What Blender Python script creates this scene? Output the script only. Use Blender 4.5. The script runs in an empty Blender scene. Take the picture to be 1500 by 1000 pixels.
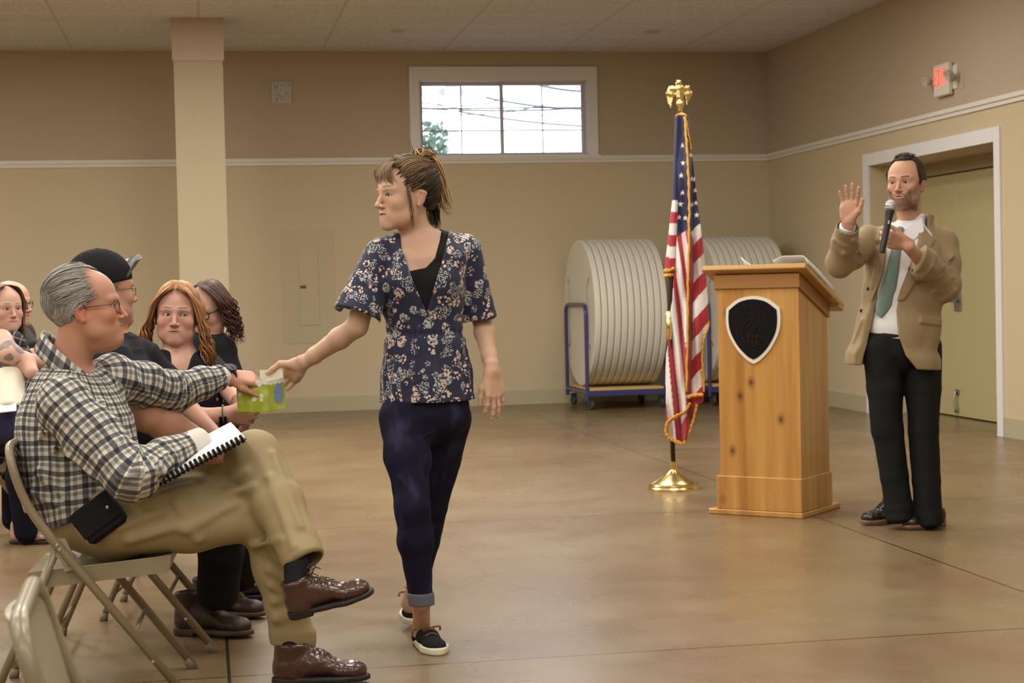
import bpy, math, random
import numpy as np
from mathutils import Vector, Matrix
QF = 1.0
random.seed(7)
SC = bpy.context.scene
COL = SC.collection
PI = math.pi
f32 = np.float32
# ------------------------------------------------------------------ camera
CAMH, YAW, PIT, ROL, FPX = 1.22, .1766, .0309, .0228, 2530.0
CO = np.array([0, 0, CAMH])
_cy, _sy = math.cos(YAW), math.sin(YAW)
XC = np.array([_cy, -_sy, 0.]); YC = np.array([_sy, _cy, 0.]); ZC = np.array([0, 0, 1.])   # upright frame facing the view
_fw = YC*math.cos(PIT)-ZC*math.sin(PIT); _up = ZC*math.cos(PIT)+YC*math.sin(PIT)
RT = XC*math.cos(ROL)-_up*math.sin(ROL); UP = _up*math.cos(ROL)+XC*math.sin(ROL); FW = _fw
def P(px, py, d):
    "world point seen at photo pixel (px,py) at distance d along the view"
    return CO+d*(FW+RT*(px-750)/FPX-UP*(py-500)/FPX)
def L3(x, y, z): return XC*x+YC*y+ZC*z
def rayv(px, py): return FW+RT*(px-750)/FPX-UP*(py-500)/FPX
def on_z(px, py, z=0.): r = rayv(px, py); return CO+r*((z-CAMH)/r[2])
def on_y(px, py, Y): r = rayv(px, py); return CO+r*(Y/r[1])
def on_x(px, py, X): r = rayv(px, py); return CO+r*(X/r[0])
cam = bpy.data.cameras.new('camera'); camo = bpy.data.objects.new('camera', cam); COL.objects.link(camo)
cam.lens = FPX/1500*36; cam.sensor_width = 36; cam.clip_end = 400; cam.clip_start = .05
camo.matrix_world = Matrix(((RT[0], UP[0], -FW[0], 0), (RT[1], UP[1], -FW[1], 0), (RT[2], UP[2], -FW[2], CAMH), (0, 0, 0, 1)))
cam.dof.use_dof = True; cam.dof.focus_distance = 5.9; cam.dof.aperture_fstop = 8.0
SC.camera = camo
# ------------------------------------------------------------------ small helpers
def A(*v): return np.array(v, float)
def nrm(v): v = np.asarray(v, float); return v/(np.linalg.norm(v)+1e-12)
def lerp(a, b, t): return np.asarray(a)*(1-t)+np.asarray(b)*t
def frame(x=None, y=None, z=None):
    "3x3 with columns x,y,z: first given axis kept, second made orthogonal"
    if z is not None and y is not None:
        z = nrm(z); y = nrm(np.asarray(y)-z*np.dot(y, z)); x = np.cross(y, z)
    elif x is not None and z is not None:
        x = nrm(x); z = nrm(np.asarray(z)-x*np.dot(z, x)); y = np.cross(z, x)
    elif y is not None and x is not None:
        y = nrm(y); x = nrm(np.asarray(x)-y*np.dot(x, y)); z = np.cross(x, y)
    return np.stack([x, y, z], 1)
class Fr:
    "placed frame: local -> world"
    def __init__(s, o, M, k=1.): s.o = np.asarray(o, float); s.M = M; s.k = k
    def __call__(s, *p):
        p = np.array(p[0] if len(p) == 1 else p, float); return s.o+(p*s.k)@s.M.T
    def v(s, *p): return np.array(p, float)@s.M.T
    def inv(s, P_): return ((np.asarray(P_)-s.o)@s.M)/s.k
# ------------------------------------------------------------------ materials
MATS = {}
def mat(name, col=(.5, .5, .5), rough=.6, metal=0., spec=.5, emit=None, es=1., bump=None, coat=0., sheen=0., attr=None, trans=0., ior=1.45, sss=0.):
    m = bpy.data.materials.new(name); m.use_nodes = True
    nt = m.node_tree; b = nt.nodes['Principled BSDF']
    b.inputs['Base Color'].default_value = (*col[:3], 1); b.inputs['Roughness'].default_value = rough
    b.inputs['Metallic'].default_value = metal; b.inputs['Specular IOR Level'].default_value = spec
    b.inputs['Coat Weight'].default_value = coat; b.inputs['Sheen Weight'].default_value = sheen
    b.inputs['Transmission Weight'].default_value = trans; b.inputs['IOR'].default_value = ior
    if sss: b.inputs['Subsurface Weight'].default_value = sss; b.inputs['Subsurface Scale'].default_value = .01; b.inputs['Subsurface Radius'].default_value = (1, .35, .2)
    if emit: b.inputs['Emission Color'].default_value = (*emit, 1); b.inputs['Emission Strength'].default_value = es
    if attr:
        a = nt.nodes.new('ShaderNodeAttribute'); a.attribute_name = attr
        nt.links.new(a.outputs['Color'], b.inputs['Base Color'])
    if bump:
        n = nt.nodes.new('ShaderNodeTexNoise'); n.inputs['Scale'].default_value = bump[0]; n.inputs['Detail'].default_value = 4
        tc = nt.nodes.new('ShaderNodeTexCoord'); nt.links.new(tc.outputs['Object'], n.inputs['Vector'])
        bp = nt.nodes.new('ShaderNodeBump'); bp.inputs['Strength'].default_value = bump[1]; bp.inputs['Distance'].default_value = .01
        nt.links.new(n.outputs['Fac'], bp.inputs['Height']); nt.links.new(bp.outputs['Normal'], b.inputs['Normal'])
    MATS[name] = m
    return m
class NB:
    "tiny node builder"
    def __init__(s, m): s.nt = m.node_tree; s.b = s.nt.nodes.get('Principled BSDF')
    def n(s, t, **kw):
        x = s.nt.nodes.new('ShaderNode'+t)
        for k, v in kw.items():
            if k in x.inputs: x.inputs[k].default_value = v
            else: setattr(x, k, v)
        return x
    def l(s, a, b): s.nt.links.new(a, b)
    def math(s, op, a, b=None, c=None, clamp=False):
        x = s.nt.nodes.new('ShaderNodeMath'); x.operation = op; x.use_clamp = clamp
        for i, v in enumerate((a, b, c)):
            if v is None: continue
            if isinstance(v, (int, float)): x.inputs[i].default_value = v
            else: s.l(v, x.inputs[i])
        return x.outputs[0]
    def mix(s, f, a, b, mode='MIX'):
        x = s.nt.nodes.new('ShaderNodeMix'); x.data_type = 'RGBA'; x.blend_type = mode
        for sock, v in ((x.inputs[0], f), (x.inputs[6], a), (x.inputs[7], b)):
            if isinstance(v, (int, float)): sock.default_value = v
            elif isinstance(v, tuple): sock.default_value = (*v[:3], 1)
            else: s.l(v, sock)
        return x.outputs[2]
    def ramp(s, f, stops, interp='LINEAR'):
        x = s.nt.nodes.new('ShaderNodeValToRGB'); x.color_ramp.interpolation = interp
        e = x.color_ramp.elements
        while len(e) < len(stops): e.new(.5)
        for i, (p, c) in enumerate(stops): e[i].position = p; e[i].color = (*c[:3], 1) if not isinstance(c, (int, float)) else (c, c, c, 1)
        s.l(f, x.inputs[0]); return x.outputs[0]
    def obj(s): return s.n('TexCoord').outputs['Object']
    def attr(s, name, out='Vector'): x = s.n('Attribute', attribute_name=name); return x.outputs[out]
    def xyz(s, v): x = s.n('SeparateXYZ'); s.l(v, x.inputs[0]); return x.outputs
    def noise(s, v, scale, detail=3, rough=.5, out='Fac'):
        x = s.n('TexNoise', Scale=scale, Detail=detail, Roughness=rough); s.l(v, x.inputs['Vector']); return x.outputs[out]
    def scale(s, v, sc):
        x = s.n('Mapping'); x.inputs['Scale'].default_value = sc; s.l(v, x.inputs[0]); return x.outputs[0]
    def bump(s, h, strength=.3, dist=.01):
        x = s.n('Bump', Strength=strength, Distance=dist); s.l(h, x.inputs['Height']); s.l(x.outputs[0], s.b.inputs['Normal'])
    def base(s, c): s.l(c, s.b.inputs['Base Color'])
# ------------------------------------------------------------------ objects
ORG = {}
def props(o, label=None, cat=None, group=None, kind=None):
    if label: o['label'] = label
    if cat: o['category'] = cat
    if group: o['group'] = group
    if kind: o['kind'] = kind
    return o
def empty(name, loc=(0, 0, 0), label=None, cat=None, group=None, rz=0.):
    o = bpy.data.objects.new(name, None); COL.objects.link(o); o.location = tuple(loc); o.rotation_euler = (0, 0, rz)
    o.empty_display_size = .1
    ORG[o.name] = np.array(loc, float) if rz == 0 else np.zeros(3)
    return props(o, label, cat, group)
def mk(name, V, F, m, parent=None, smooth=True, local=False, mi=None, origin=None, auto=None):
    "one mesh object; V in world coordinates unless local"
    V = np.asarray(V, float).reshape(-1, 3)
    org = np.zeros(3)
    if parent is not None: org = ORG.get(parent.name, np.zeros(3))
    elif not local: org = V.mean(0)*[1, 1, 0]+[0, 0, V[:, 2].min()] if origin is None else np.asarray(origin, float)
    if local: org = np.zeros(3)
    me = bpy.data.meshes.new(name)
    W = (V-org).astype(f32)
    if isinstance(F, np.ndarray) and F.ndim == 2:
        me.vertices.add(len(W)); me.vertices.foreach_set('co', W.ravel())
        n, k = F.shape
        me.loops.add(n*k); me.loops.foreach_set('vertex_index', F.astype(np.int32).ravel())
        me.polygons.add(n); me.polygons.foreach_set('loop_start', np.arange(0, n*k, k, dtype=np.int32))
        me.update(calc_edges=True)
    else:
        me.from_pydata(W.tolist(), [], [list(map(int, f)) for f in F])
    if smooth: me.polygons.foreach_set('use_smooth', np.ones(len(me.polygons), bool))
    for x in (m if isinstance(m, (list, tuple)) else [m]): me.materials.append(x)
    if mi is not None: me.polygons.foreach_set('material_index', np.asarray(mi, np.int32))
    me.validate(); me.update()
    if auto: me.set_sharp_from_angle(angle=math.radians(auto))
    o = bpy.data.objects.new(name, me); COL.objects.link(o)
    if parent is not None: o.parent = parent; ORG[o.name] = org
    else: o.location = tuple(org); ORG[o.name] = org
    return o
def vattr(o, name, arr, col=False):
    me = o.data; arr = np.asarray(arr, f32)
    if col:
        a = me.attributes.new(name, 'FLOAT_COLOR', 'POINT')
        if arr.shape[1] == 3: arr = np.hstack([arr, np.ones((len(arr), 1), f32)])
        a.data.foreach_set('color', arr.ravel())
    else:
        a = me.attributes.new(name, 'FLOAT_VECTOR', 'POINT'); a.data.foreach_set('vector', arr.ravel())
def set_kind(o, k='structure'): o['kind'] = k; return o
class G:
    "geometry collector"
    def __init__(s): s.V = []; s.F = []; s.M = []; s.T = None
    def add(s, V, F, m=0):
        n = len(s.V); V = np.asarray(V, float).reshape(-1, 3)
        if s.T is not None: V = s.T(V)
        s.V += [tuple(v) for v in V]; s.F += [tuple(int(i)+n for i in f) for f in F]; s.M += [m]*len(F)
        return s
    def box(s, c, size, M=None, m=0, bev=0.):
        h = np.array(size, float)/2; M = np.eye(3) if M is None else M
        if bev > 0:
            b = min(bev, min(h)*.9); V = []
            for sx in (-1, 1):
                for sy in (-1, 1):
                    for sz in (-1, 1):
                        V += [(sx*(h[0]-b), sy*(h[1]-b), sz*h[2]), (sx*(h[0]-b), sy*h[1], sz*(h[2]-b)), (sx*h[0], sy*(h[1]-b), sz*(h[2]-b))]
            I = lambda x, y, z, a: ((x*2+y)*2+z)*3+a
            F = []
            F += [[I(0, 0, z, 0), I(1, 0, z, 0), I(1, 1, z, 0), I(0, 1, z, 0)][::(1 if z else -1)] for z in (0, 1)]
            F += [[I(0, y, 0, 1), I(0, y, 1, 1), I(1, y, 1, 1), I(1, y, 0, 1)][::(1 if y else -1)] for y in (0, 1)]
            F += [[I(x, 0, 0, 2), I(x, 1, 0, 2), I(x, 1, 1, 2), I(x, 0, 1, 2)][::(1 if x else -1)] for x in (0, 1)]
            for y in (0, 1):
                for z in (0, 1): F.append([I(0, y, z, 0), I(1, y, z, 0), I(1, y, z, 1), I(0, y, z, 1)][::(1 if y == z else -1)][::-1 if True else 1])
            for x in (0, 1):
                for z in (0, 1): F.append([I(x, 0, z, 0), I(x, 1, z, 0), I(x, 1, z, 2), I(x, 0, z, 2)][::(1 if x == z else -1)])
            for x in (0, 1):
                for y in (0, 1): F.append([I(x, y, 0, 1), I(x, y, 1, 1), I(x, y, 1, 2), I(x, y, 0, 2)][::(1 if x == y else -1)][::-1])
            for x in (0, 1):
                for y in (0, 1):
                    for z in (0, 1): F.append([I(x, y, z, 0), I(x, y, z, 1), I(x, y, z, 2)][::(1 if (x+y+z) % 2 else -1)])
        else:
            V = [(sx*h[0], sy*h[1], sz*h[2]) for sx in (-1, 1) for sy in (-1, 1) for sz in (-1, 1)]
            F = [(0, 1, 3, 2), (4, 6, 7, 5), (0, 4, 5, 1), (2, 3, 7, 6), (0, 2, 6, 4), (1, 5, 7, 3)]
        V = np.array(V)@M.T+np.asarray(c, float)
        return s.add(V, F, m)
    def box2(s, lo, hi, m=0, bev=0.):
        lo = np.array(lo, float); hi = np.array(hi, float); return s.box((lo+hi)/2, hi-lo, None, m, bev)
    def tube(s, pts, r, n=10, m=0, closed=False, cap=True, up=None, flat=1.):
        pts = [np.asarray(p, float) for p in pts]; N = len(pts)
        rs = [r]*N if np.isscalar(r) else list(r)
        V = []; prev = None
        for i, p in enumerate(pts):
            if closed: t = nrm(pts[(i+1) % N]-pts[i-1])
            else: t = nrm(pts[min(i+1, N-1)]-pts[max(i-1, 0)])
            if prev is None:
                g = np.asarray(up, float) if up is not None else (A(0, 0, 1) if abs(t[2]) < .9 else A(1, 0, 0))
            else: g = prev
            u = g-t*np.dot(g, t)
            if np.linalg.norm(u) < 1e-6: u = np.cross(t, A(1, .3, .2))
            u = nrm(u); prev = u; v = np.cross(t, u)
            for k in range(n):
                a = 2*PI*k/n; V.append(p+(u*math.cos(a)*flat+v*math.sin(a))*rs[i])
        F = []
        for i in range(N if closed else N-1):
            j = (i+1) % N
            for k in range(n):
                k2 = (k+1) % n; F.append((i*n+k, i*n+k2, j*n+k2, j*n+k))
        if cap and not closed: F.append(tuple(range(n))[::-1]); F.append(tuple((N-1)*n+k for k in range(n)))
        return s.add(V, F, m)
    def lathe(s, prof, n=32, c=(0, 0, 0), M=None, m=0):
        M = np.eye(3) if M is None else M; V = []; F = []
        for (r, z) in prof:
            for k in range(n): a = 2*PI*k/n; V.append((r*math.cos(a), r*math.sin(a), z))
        for i in range(len(prof)-1):
            for k in range(n): k2 = (k+1) % n; F.append((i*n+k, i*n+k2, (i+1)*n+k2, (i+1)*n+k))
        if prof[0][0] > 1e-6: F.append(tuple(range(n))[::-1])
        if prof[-1][0] > 1e-6: F.append(tuple((len(prof)-1)*n+k for k in range(n)))
        return s.add(np.array(V)@M.T+np.asarray(c, float), F, m)
    def prism(s, poly, z0, z1, M=None, c=(0, 0, 0), m=0):
        "poly in local xy, extruded along local z"
        M = np.eye(3) if M is None else M; n = len(poly)
        V = [(x, y, z0) for x, y in poly]+[(x, y, z1) for x, y in poly]
        F = [tuple(range(n))[::-1], tuple(range(n, 2*n))]+[(i, (i+1) % n, n+(i+1) % n, n+i) for i in range(n)]
        return s.add(np.array(V)@M.T+np.asarray(c, float), F, m)
    def sheet(s, grid, m=0, thick=0.):
        "grid [i][j] of points -> surface; thick adds a back side"
        g = np.asarray(grid, float); a, b = g.shape[:2]
        F = [(i*b+j, i*b+j+1, (i+1)*b+j+1, (i+1)*b+j) for i in range(a-1) for j in range(b-1)]
        V = g.reshape(-1, 3)
        if thick:
            du = np.gradient(g, axis=0); dv = np.gradient(g, axis=1); nn = np.cross(du, dv); nn /= np.linalg.norm(nn, axis=2, keepdims=True)+1e-12
            V2 = (g+nn*thick).reshape(-1, 3); n = a*b
            F2 = [tuple(n+i for i in f)[::-1] for f in F]
            rim = [j for j in range(b)]+[i*b+b-1 for i in range(1, a)]+[(a-1)*b+j for j in range(b-2, -1, -1)]+[i*b for i in range(a-2, 0, -1)]
            Fr_ = [(rim[(k+1) % len(rim)], rim[k], n+rim[k], n+rim[(k+1) % len(rim)]) for k in range(len(rim))]
            V = np.vstack([V, V2]); F = [f for f in F]+F2+Fr_
        return s.add(V, F, m)
    def mk(s, name, m, parent=None, smooth=False, local=False, auto=None, **kw):
        return mk(name, s.V, s.F, m, parent, smooth or bool(auto), local, s.M if isinstance(m, (list, tuple)) else None, auto=auto, **kw)
def arc(p0, p1, p2, n=6):
    "rounded corner p0-p1-p2 as quadratic bezier"
    return [(1-t)**2*np.asarray(p0)+2*t*(1-t)*np.asarray(p1)+t*t*np.asarray(p2) for t in np.linspace(0, 1, n)]
def rpath(pts, r, n=6):
    "polyline with rounded corners"
    pts = [np.asarray(p, float) for p in pts]; out = [pts[0]]
    for i in range(1, len(pts)-1):
        a, b, c = pts[i-1], pts[i], pts[i+1]
        ra = min(r, .49*np.linalg.norm(a-b), .49*np.linalg.norm(c-b))
        out += arc(b+nrm(a-b)*ra, b, b+nrm(c-b)*ra, n)
    return out+[pts[-1]]
def spline(pts, n=8):
    "catmull-rom"
    p = [np.asarray(q, float) for q in pts]; p = [2*p[0]-p[1]]+p+[2*p[-1]-p[-2]]; out = []
    for i in range(1, len(p)-2):
        for t in np.linspace(0, 1, n, endpoint=False):
            out.append(.5*((2*p[i])+(-p[i-1]+p[i+1])*t+(2*p[i-1]-5*p[i]+4*p[i+1]-p[i+2])*t*t+(-p[i-1]+3*p[i]-3*p[i+1]+p[i+2])*t**3))
    out.append(p[-2]); return out
def copy_tree(o, parent=None):
    c = o.copy(); COL.objects.link(c)
    if parent is not None: c.parent = parent
    for ch in [x for x in bpy.data.objects if x.parent == o]: copy_tree(ch, c)
    return c
# ------------------------------------------------------------------ sculpting with distance fields
class Seg:
    "elliptic round cone from a to b; ra/rb = (r along side axis, r across)"
    def __init__(s, a, b, ra, rb=None, side=None, cap=None, op='u', k=.01):
        s.a = np.asarray(a, float); s.b = np.asarray(b, float)
        s.ra = np.array([ra, ra] if np.isscalar(ra) else ra, float); rb = ra if rb is None else rb
        s.rb = np.array([rb, rb] if np.isscalar(rb) else rb, float)
        w = s.b-s.a; L = np.linalg.norm(w)
        w = w/L if L > 1e-6 else A(0, 0, 1)
        sd = A(1, 0, 0) if side is None else np.asarray(side, float)
        u = sd-w*np.dot(sd, w)
        if np.linalg.norm(u) < 1e-4: u = np.cross(w, A(.3, 1, .2))
        s.U = nrm(u); s.W = w; s.Vv = np.cross(w, s.U); s.L = L; s.cap = cap
        s.op = op; s.k = k
        r = max(s.ra.max(), s.rb.max(), (cap or 0))
        s.lo = np.minimum(s.a, s.b)-r; s.hi = np.maximum(s.a, s.b)+r
    def loc(s, p):
        q = p-s.a.astype(f32)
        t = np.clip((q@s.W.astype(f32))/s.L, 0, 1) if s.L > 1e-6 else np.zeros(len(p), f32)
        c = q-t[:, None]*(s.b-s.a).astype(f32)
        return t, c@s.U.astype(f32), c@s.Vv.astype(f32), c@s.W.astype(f32)
    def d(s, p):
        t, cu, cv, cw = s.loc(p)
        ru = s.ra[0]+(s.rb[0]-s.ra[0])*t; rv = s.ra[1]+(s.rb[1]-s.ra[1])*t
        rw = np.minimum(ru, rv) if s.cap is None else s.cap
        a, b, c = cu/ru, cv/rv, cw/rw
        k0 = np.sqrt(a*a+b*b+c*c); a, b, c = a/ru, b/rv, c/rw
        k1 = np.sqrt(a*a+b*b+c*c)+1e-6
        return np.where(k0 < 1e-3, -np.minimum(ru, rv), k0*(k0-1)/k1).astype(f32)
def Ell(c, r, M=None, op='u', k=.01):
    "ellipsoid, radii r along columns of M"
    r = np.array([r]*3 if np.isscalar(r) else r, float); M = np.eye(3) if M is None else M
    s = Seg(c, c, (r[0], r[1]), None, op=op, k=k, cap=r[2]); s.U, s.Vv, s.W = M[:, 0], M[:, 1], M[:, 2]
    m = r.max(); s.lo = s.a-m; s.hi = s.a+m
    return s
class Box:
    def __init__(s, c, half, M=None, r=.005, op='u', k=.005):
        s.c = np.asarray(c, float); s.h = np.array(half, float); s.M = np.eye(3) if M is None else M; s.r = r; s.op = op; s.k = k
        e = np.abs(s.M)@s.h; s.lo = s.c-e; s.hi = s.c+e
    def d(s, p):
        q = np.abs((p-s.c.astype(f32))@s.M.astype(f32))-(s.h-s.r).astype(f32)
        return (np.sqrt((np.maximum(q, 0)**2).sum(1))+np.minimum(q.max(1), 0)-s.r).astype(f32)
class Fn:
    "custom distance; op: u s i (everywhere) d (displace)"
    def __init__(s, fn, lo=None, hi=None, op='i', k=.004):
        s.fn = fn; s.op = op; s.k = k; s.lo = None if lo is None else np.asarray(lo, float); s.hi = None if hi is None else np.asarray(hi, float)
    def d(s, p): return s.fn(p).astype(f32)
def Plane(o, n, op='i', k=.004):
    "keeps the side opposite to n"
    o = np.asarray(o, float).astype(f32); n = nrm(n).astype(f32)
    return Fn(lambda p: (p-o)@n, op=op, k=k)
def chain(pts, rs, side=None, k=.02, cap=None, **kw):
    "limb through pts; cap flattens only the far end"
    N = len(pts)-1
    return [Seg(pts[i], pts[i+1], rs[i], rs[i+1], side if not isinstance(side, list) else side[i], k=k, **kw) for i in range(N-1)]+[Seg(pts[N-1], pts[N], rs[N-1], rs[N], side, k=k, cap=cap, **kw)]
def sdf_eval(prims, p, lo=None, hi=None, mg=.0):
    d = np.full(len(p), 1.0, f32)
    for s in prims:
        if s.lo is not None and lo is not None:
            e = s.k+mg
            if (s.lo-e > hi).any() or (s.hi+e < lo).any(): continue
        if s.lo is not None and len(p) > 4000:
            e = s.k+mg
            sel = np.flatnonzero(((p > (s.lo-e)) & (p < (s.hi+e))).all(1))
            if len(sel) == 0: continue
            full = len(sel) > .7*len(p)
        else: sel = None; full = True
        q = p if full else p[sel]
        x = s.d(q); c = d if full else d[sel]
        if s.op == 'd': c = c+x
        elif s.op == 'u':
            h = np.maximum(s.k-np.abs(c-x), 0)/max(s.k, 1e-6); c = np.minimum(c, x)-h*h*s.k*.25
        elif s.op == 's':
            x = -x; h = np.maximum(s.k-np.abs(c-x), 0)/max(s.k, 1e-6); c = np.maximum(c, x)+h*h*s.k*.25
        else:
            h = np.maximum(s.k-np.abs(c-x), 0)/max(s.k, 1e-6); c = np.maximum(c, x)+h*h*s.k*.25
        if full: d = c
        else: d[sel] = c
    return d
def bounds(prims, pad=.02):
    L = [s for s in prims if s.lo is not None and s.op == 'u']
    return np.min([s.lo for s in L], 0)-pad, np.max([s.hi for s in L], 0)+pad
def polygonise(prims, h, lo=None, hi=None):
    "surface nets over blocks of the field; box lo..hi"
    b0, b1 = bounds(prims)
    lo = b0 if lo is None else np.maximum(lo, b0); hi = b1 if hi is None else np.minimum(hi, b1)
    n = 24
    i0 = np.floor(lo/h).astype(int); i1 = np.ceil(hi/h).astype(int)
    OFF = i0-2; DIM = (i1-i0)+n+6
    key = lambda i, j, k: ((i-OFF[0])*DIM[1]+(j-OFF[1]))*DIM[2]+(k-OFF[2])
    mg = .012+2*h
    VK = []; VP = []; Q = []
    ar = np.arange(n+1)
    gi, gj, gk = np.meshgrid(ar, ar, ar, indexing='ij'); gi = gi.ravel(); gj = gj.ravel(); gk = gk.ravel()
    for bi in range(i0[0], i1[0], n):
        for bj in range(i0[1], i1[1], n):
            for bk in range(i0[2], i1[2], n):
                B = np.array([bi, bj, bk]); l = B*h; u = (B+n)*h
                act = [s for s in prims if s.lo is None or not ((s.lo-s.k-mg > u).any() or (s.hi+s.k+mg < l).any())]
                if not any(s.op == 'u' for s in act): continue
                st = np.array([[x, y, z] for x in (.17, .5, .83) for y in (.17, .5, .83) for z in (.17, .5, .83)])*(n*h)+l
                dc = sdf_eval(act, st.astype(f32))
                if np.abs(dc).min() > n*h*.5+mg: continue
                p = np.stack([(gi+bi)*h, (gj+bj)*h, (gk+bk)*h], 1).astype(f32)
                d = sdf_eval(act, p, l, u, mg).reshape(n+1, n+1, n+1)
                s = d < 0
                if s.all() or not s.any(): continue
                # cell vertices
                acc = np.zeros((n, n, n, 3), f32); cnt = np.zeros((n, n, n), f32)
                for ax in range(3):
                    a_ = [slice(None)]*3; c_ = [slice(None)]*3; a_[ax] = slice(0, n); c_[ax] = slice(1, n+1)
                    da = d[tuple(a_)]; db = d[tuple(c_)]
                    cr = (da < 0) != (db < 0); t = np.where(cr, da/np.where(cr, da-db, 1), 0).astype(f32)
                    o1, o2 = [x for x in range(3) if x != ax]
                    for e1 in (0, 1):
                        for e2 in (0, 1):
                            sl = [slice(None)]*3; sl[o1] = slice(e1, n+e1); sl[o2] = slice(e2, n+e2)
                            c = cr[tuple(sl)]; tt = t[tuple(sl)]
                            cnt += c; acc[..., ax] += tt*c; acc[..., o1] += e1*c; acc[..., o2] += e2*c
                m = cnt > 0; I = np.argwhere(m)
                pos = (acc[m]/cnt[m][:, None]+I+B)*h
                VK.append(key(I[:, 0]+bi, I[:, 1]+bj, I[:, 2]+bk)); VP.append(pos)
                for ax in range(3):
                    a_ = [slice(0, n)]*3; c_ = [slice(0, n)]*3; c_[ax] = slice(1, n+1)
                    sa = s[tuple(a_)]; sb = s[tuple(c_)]
                    o1, o2 = (ax+1) % 3, (ax+2) % 3
                    for sgn, msk in ((1, sa & ~sb), (-1, ~sa & sb)):
                        E = np.argwhere(msk)
                        if len(E) == 0: continue
                        E = E+B; qs = []
                        for (e1, e2) in ((1, 1), (0, 1), (0, 0), (1, 0)):
                            C = E.copy(); C[:, o1] -= e1; C[:, o2] -= e2; qs.append(key(C[:, 0], C[:, 1], C[:, 2]))
                        q = np.stack(qs, 1); Q.append(q if sgn > 0 else q[:, ::-1])
    if not VK: return np.zeros((0, 3)), np.zeros((0, 4), int)
    VK = np.concatenate(VK); VP = np.concatenate(VP); Q = np.concatenate(Q)
    K, idx = np.unique(VK, return_index=True); VP = VP[idx]
    f = np.searchsorted(K, Q); f[f >= len(K)] = 0
    ok = (K[f] == Q).all(1); f = f[ok]
    used = np.zeros(len(K), bool); used[f.ravel()] = True
    re = np.cumsum(used)-1
    return VP[used], re[f]
def relax(V, F, it=1, w=.5):
    e = np.concatenate([F[:, [0, 1]], F[:, [1, 2]], F[:, [2, 3]], F[:, [3, 0]]]); n = len(V)
    for _ in range(it):
        acc = np.zeros((n, 3)); cnt = np.bincount(e[:, 0], minlength=n)+np.bincount(e[:, 1], minlength=n)
        for ax in range(3):
            acc[:, ax] = np.bincount(e[:, 0], V[e[:, 1], ax], n)+np.bincount(e[:, 1], V[e[:, 0], ax], n)
        V = V*(1-w)+w*acc/np.maximum(cnt, 1)[:, None]
    return V
def sculpt(name, prims, h, m, parent, colfn=None, uvfn=None, fine=None, it=1, label=None):
    "fine: list of (lo,hi,h) boxes carried at higher resolution, the rest at h"
    h = h*QF
    if fine:
        Vs = []; Fs = []; n = 0
        for lo, hi, hf in fine:
            V, F = polygonise(prims, hf*QF, lo, hi)
            V = relax(V, F, it); Vs.append(V); Fs.append(F+n); n += len(V)
        V, F = polygonise(prims, h)
        V = relax(V, F, it)
        c = V[F].mean(1); keep = np.ones(len(F), bool)
        for lo, hi, hf in fine: keep &= ~((c > np.asarray(lo)+h*.8) & (c < np.asarray(hi)-h*.8)).all(1)
        F = F[keep]; Vs.append(V); Fs.append(F+n)
        V = np.concatenate(Vs); F = np.concatenate(Fs)
        used = np.zeros(len(V), bool); used[F.ravel()] = True; re = np.cumsum(used)-1; V = V[used]; F = re[F]
    else:
        V, F = polygonise(prims, h); V = relax(V, F, it)
    if len(V) == 0: print('EMPTY SCULPT', name); return None
    o = mk(name, V, F, m, parent, smooth=True)
    if len(o.data.vertices) == len(V):
        if colfn is not None: vattr(o, 'Col', colfn(V), col=True)
        if uvfn is not None: vattr(o, 'UVP', uvfn(V))
    else: print('VALIDATE CHANGED', name)
    if label: o['label'] = label
    return o
def seg_uv(chains):
    "chains: list of (list of Seg, s_offset, r_ref): surface coordinates along and around the nearest limb"
    def fn(V):
        best = np.full(len(V), 9., f32); out = np.zeros((len(V), 3), f32); p = V.astype(f32)
        for gi, (segs, off, rr) in enumerate(chains):
            s0 = off
            for s in segs:
                d = s.d(p); t, cu, cv, cw = s.loc(p); b = d < best
                tl = t*s.L
                if s is segs[0]: tl = np.minimum(tl, (p-s.a.astype(f32))@s.W.astype(f32))
                out[b, 0] = (s0+tl)[b]; out[b, 1] = (np.arctan2(cv, cu)*rr)[b]; out[b, 2] = gi; best[b] = d[b]; s0 += s.L
        return out
    return fn
def uvpath(pts, r=.07, side=None):
    q = spline(pts, 6); return [Seg(q[i], q[i+1], r, r, side) for i in range(len(q)-1) if np.linalg.norm(q[i]-q[i+1]) > 1e-4]
def wob(p, f, ph=0.):
    "smooth pseudo noise -1..1"
    x, y, z = p[:, 0]*f, p[:, 1]*f, p[:, 2]*f
    return (np.sin(x*1.0+1.7*np.sin(y*.7+ph)+ph)+np.sin(y*1.1+1.5*np.sin(z*.8+1.3*ph)+2.1+ph)+np.sin(z*.9+1.6*np.sin(x*.6+.7*ph)+4.2))/3
def folds(amp, f, dirv=None, stretch=.3, ph=0.):
    "cloth wrinkles: ridges running along dirv"
    M = np.eye(3) if dirv is None else frame(z=nrm(dirv), y=A(.31, .9, .28))
    S = np.diag([1, 1, stretch]); T = (M@S).astype(f32)
    return Fn(lambda p: amp*(1-2*np.abs(wob(p@T, f, ph)))*.7+amp*.3*wob(p@T, f*2.3, ph+1), op='d')
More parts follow.
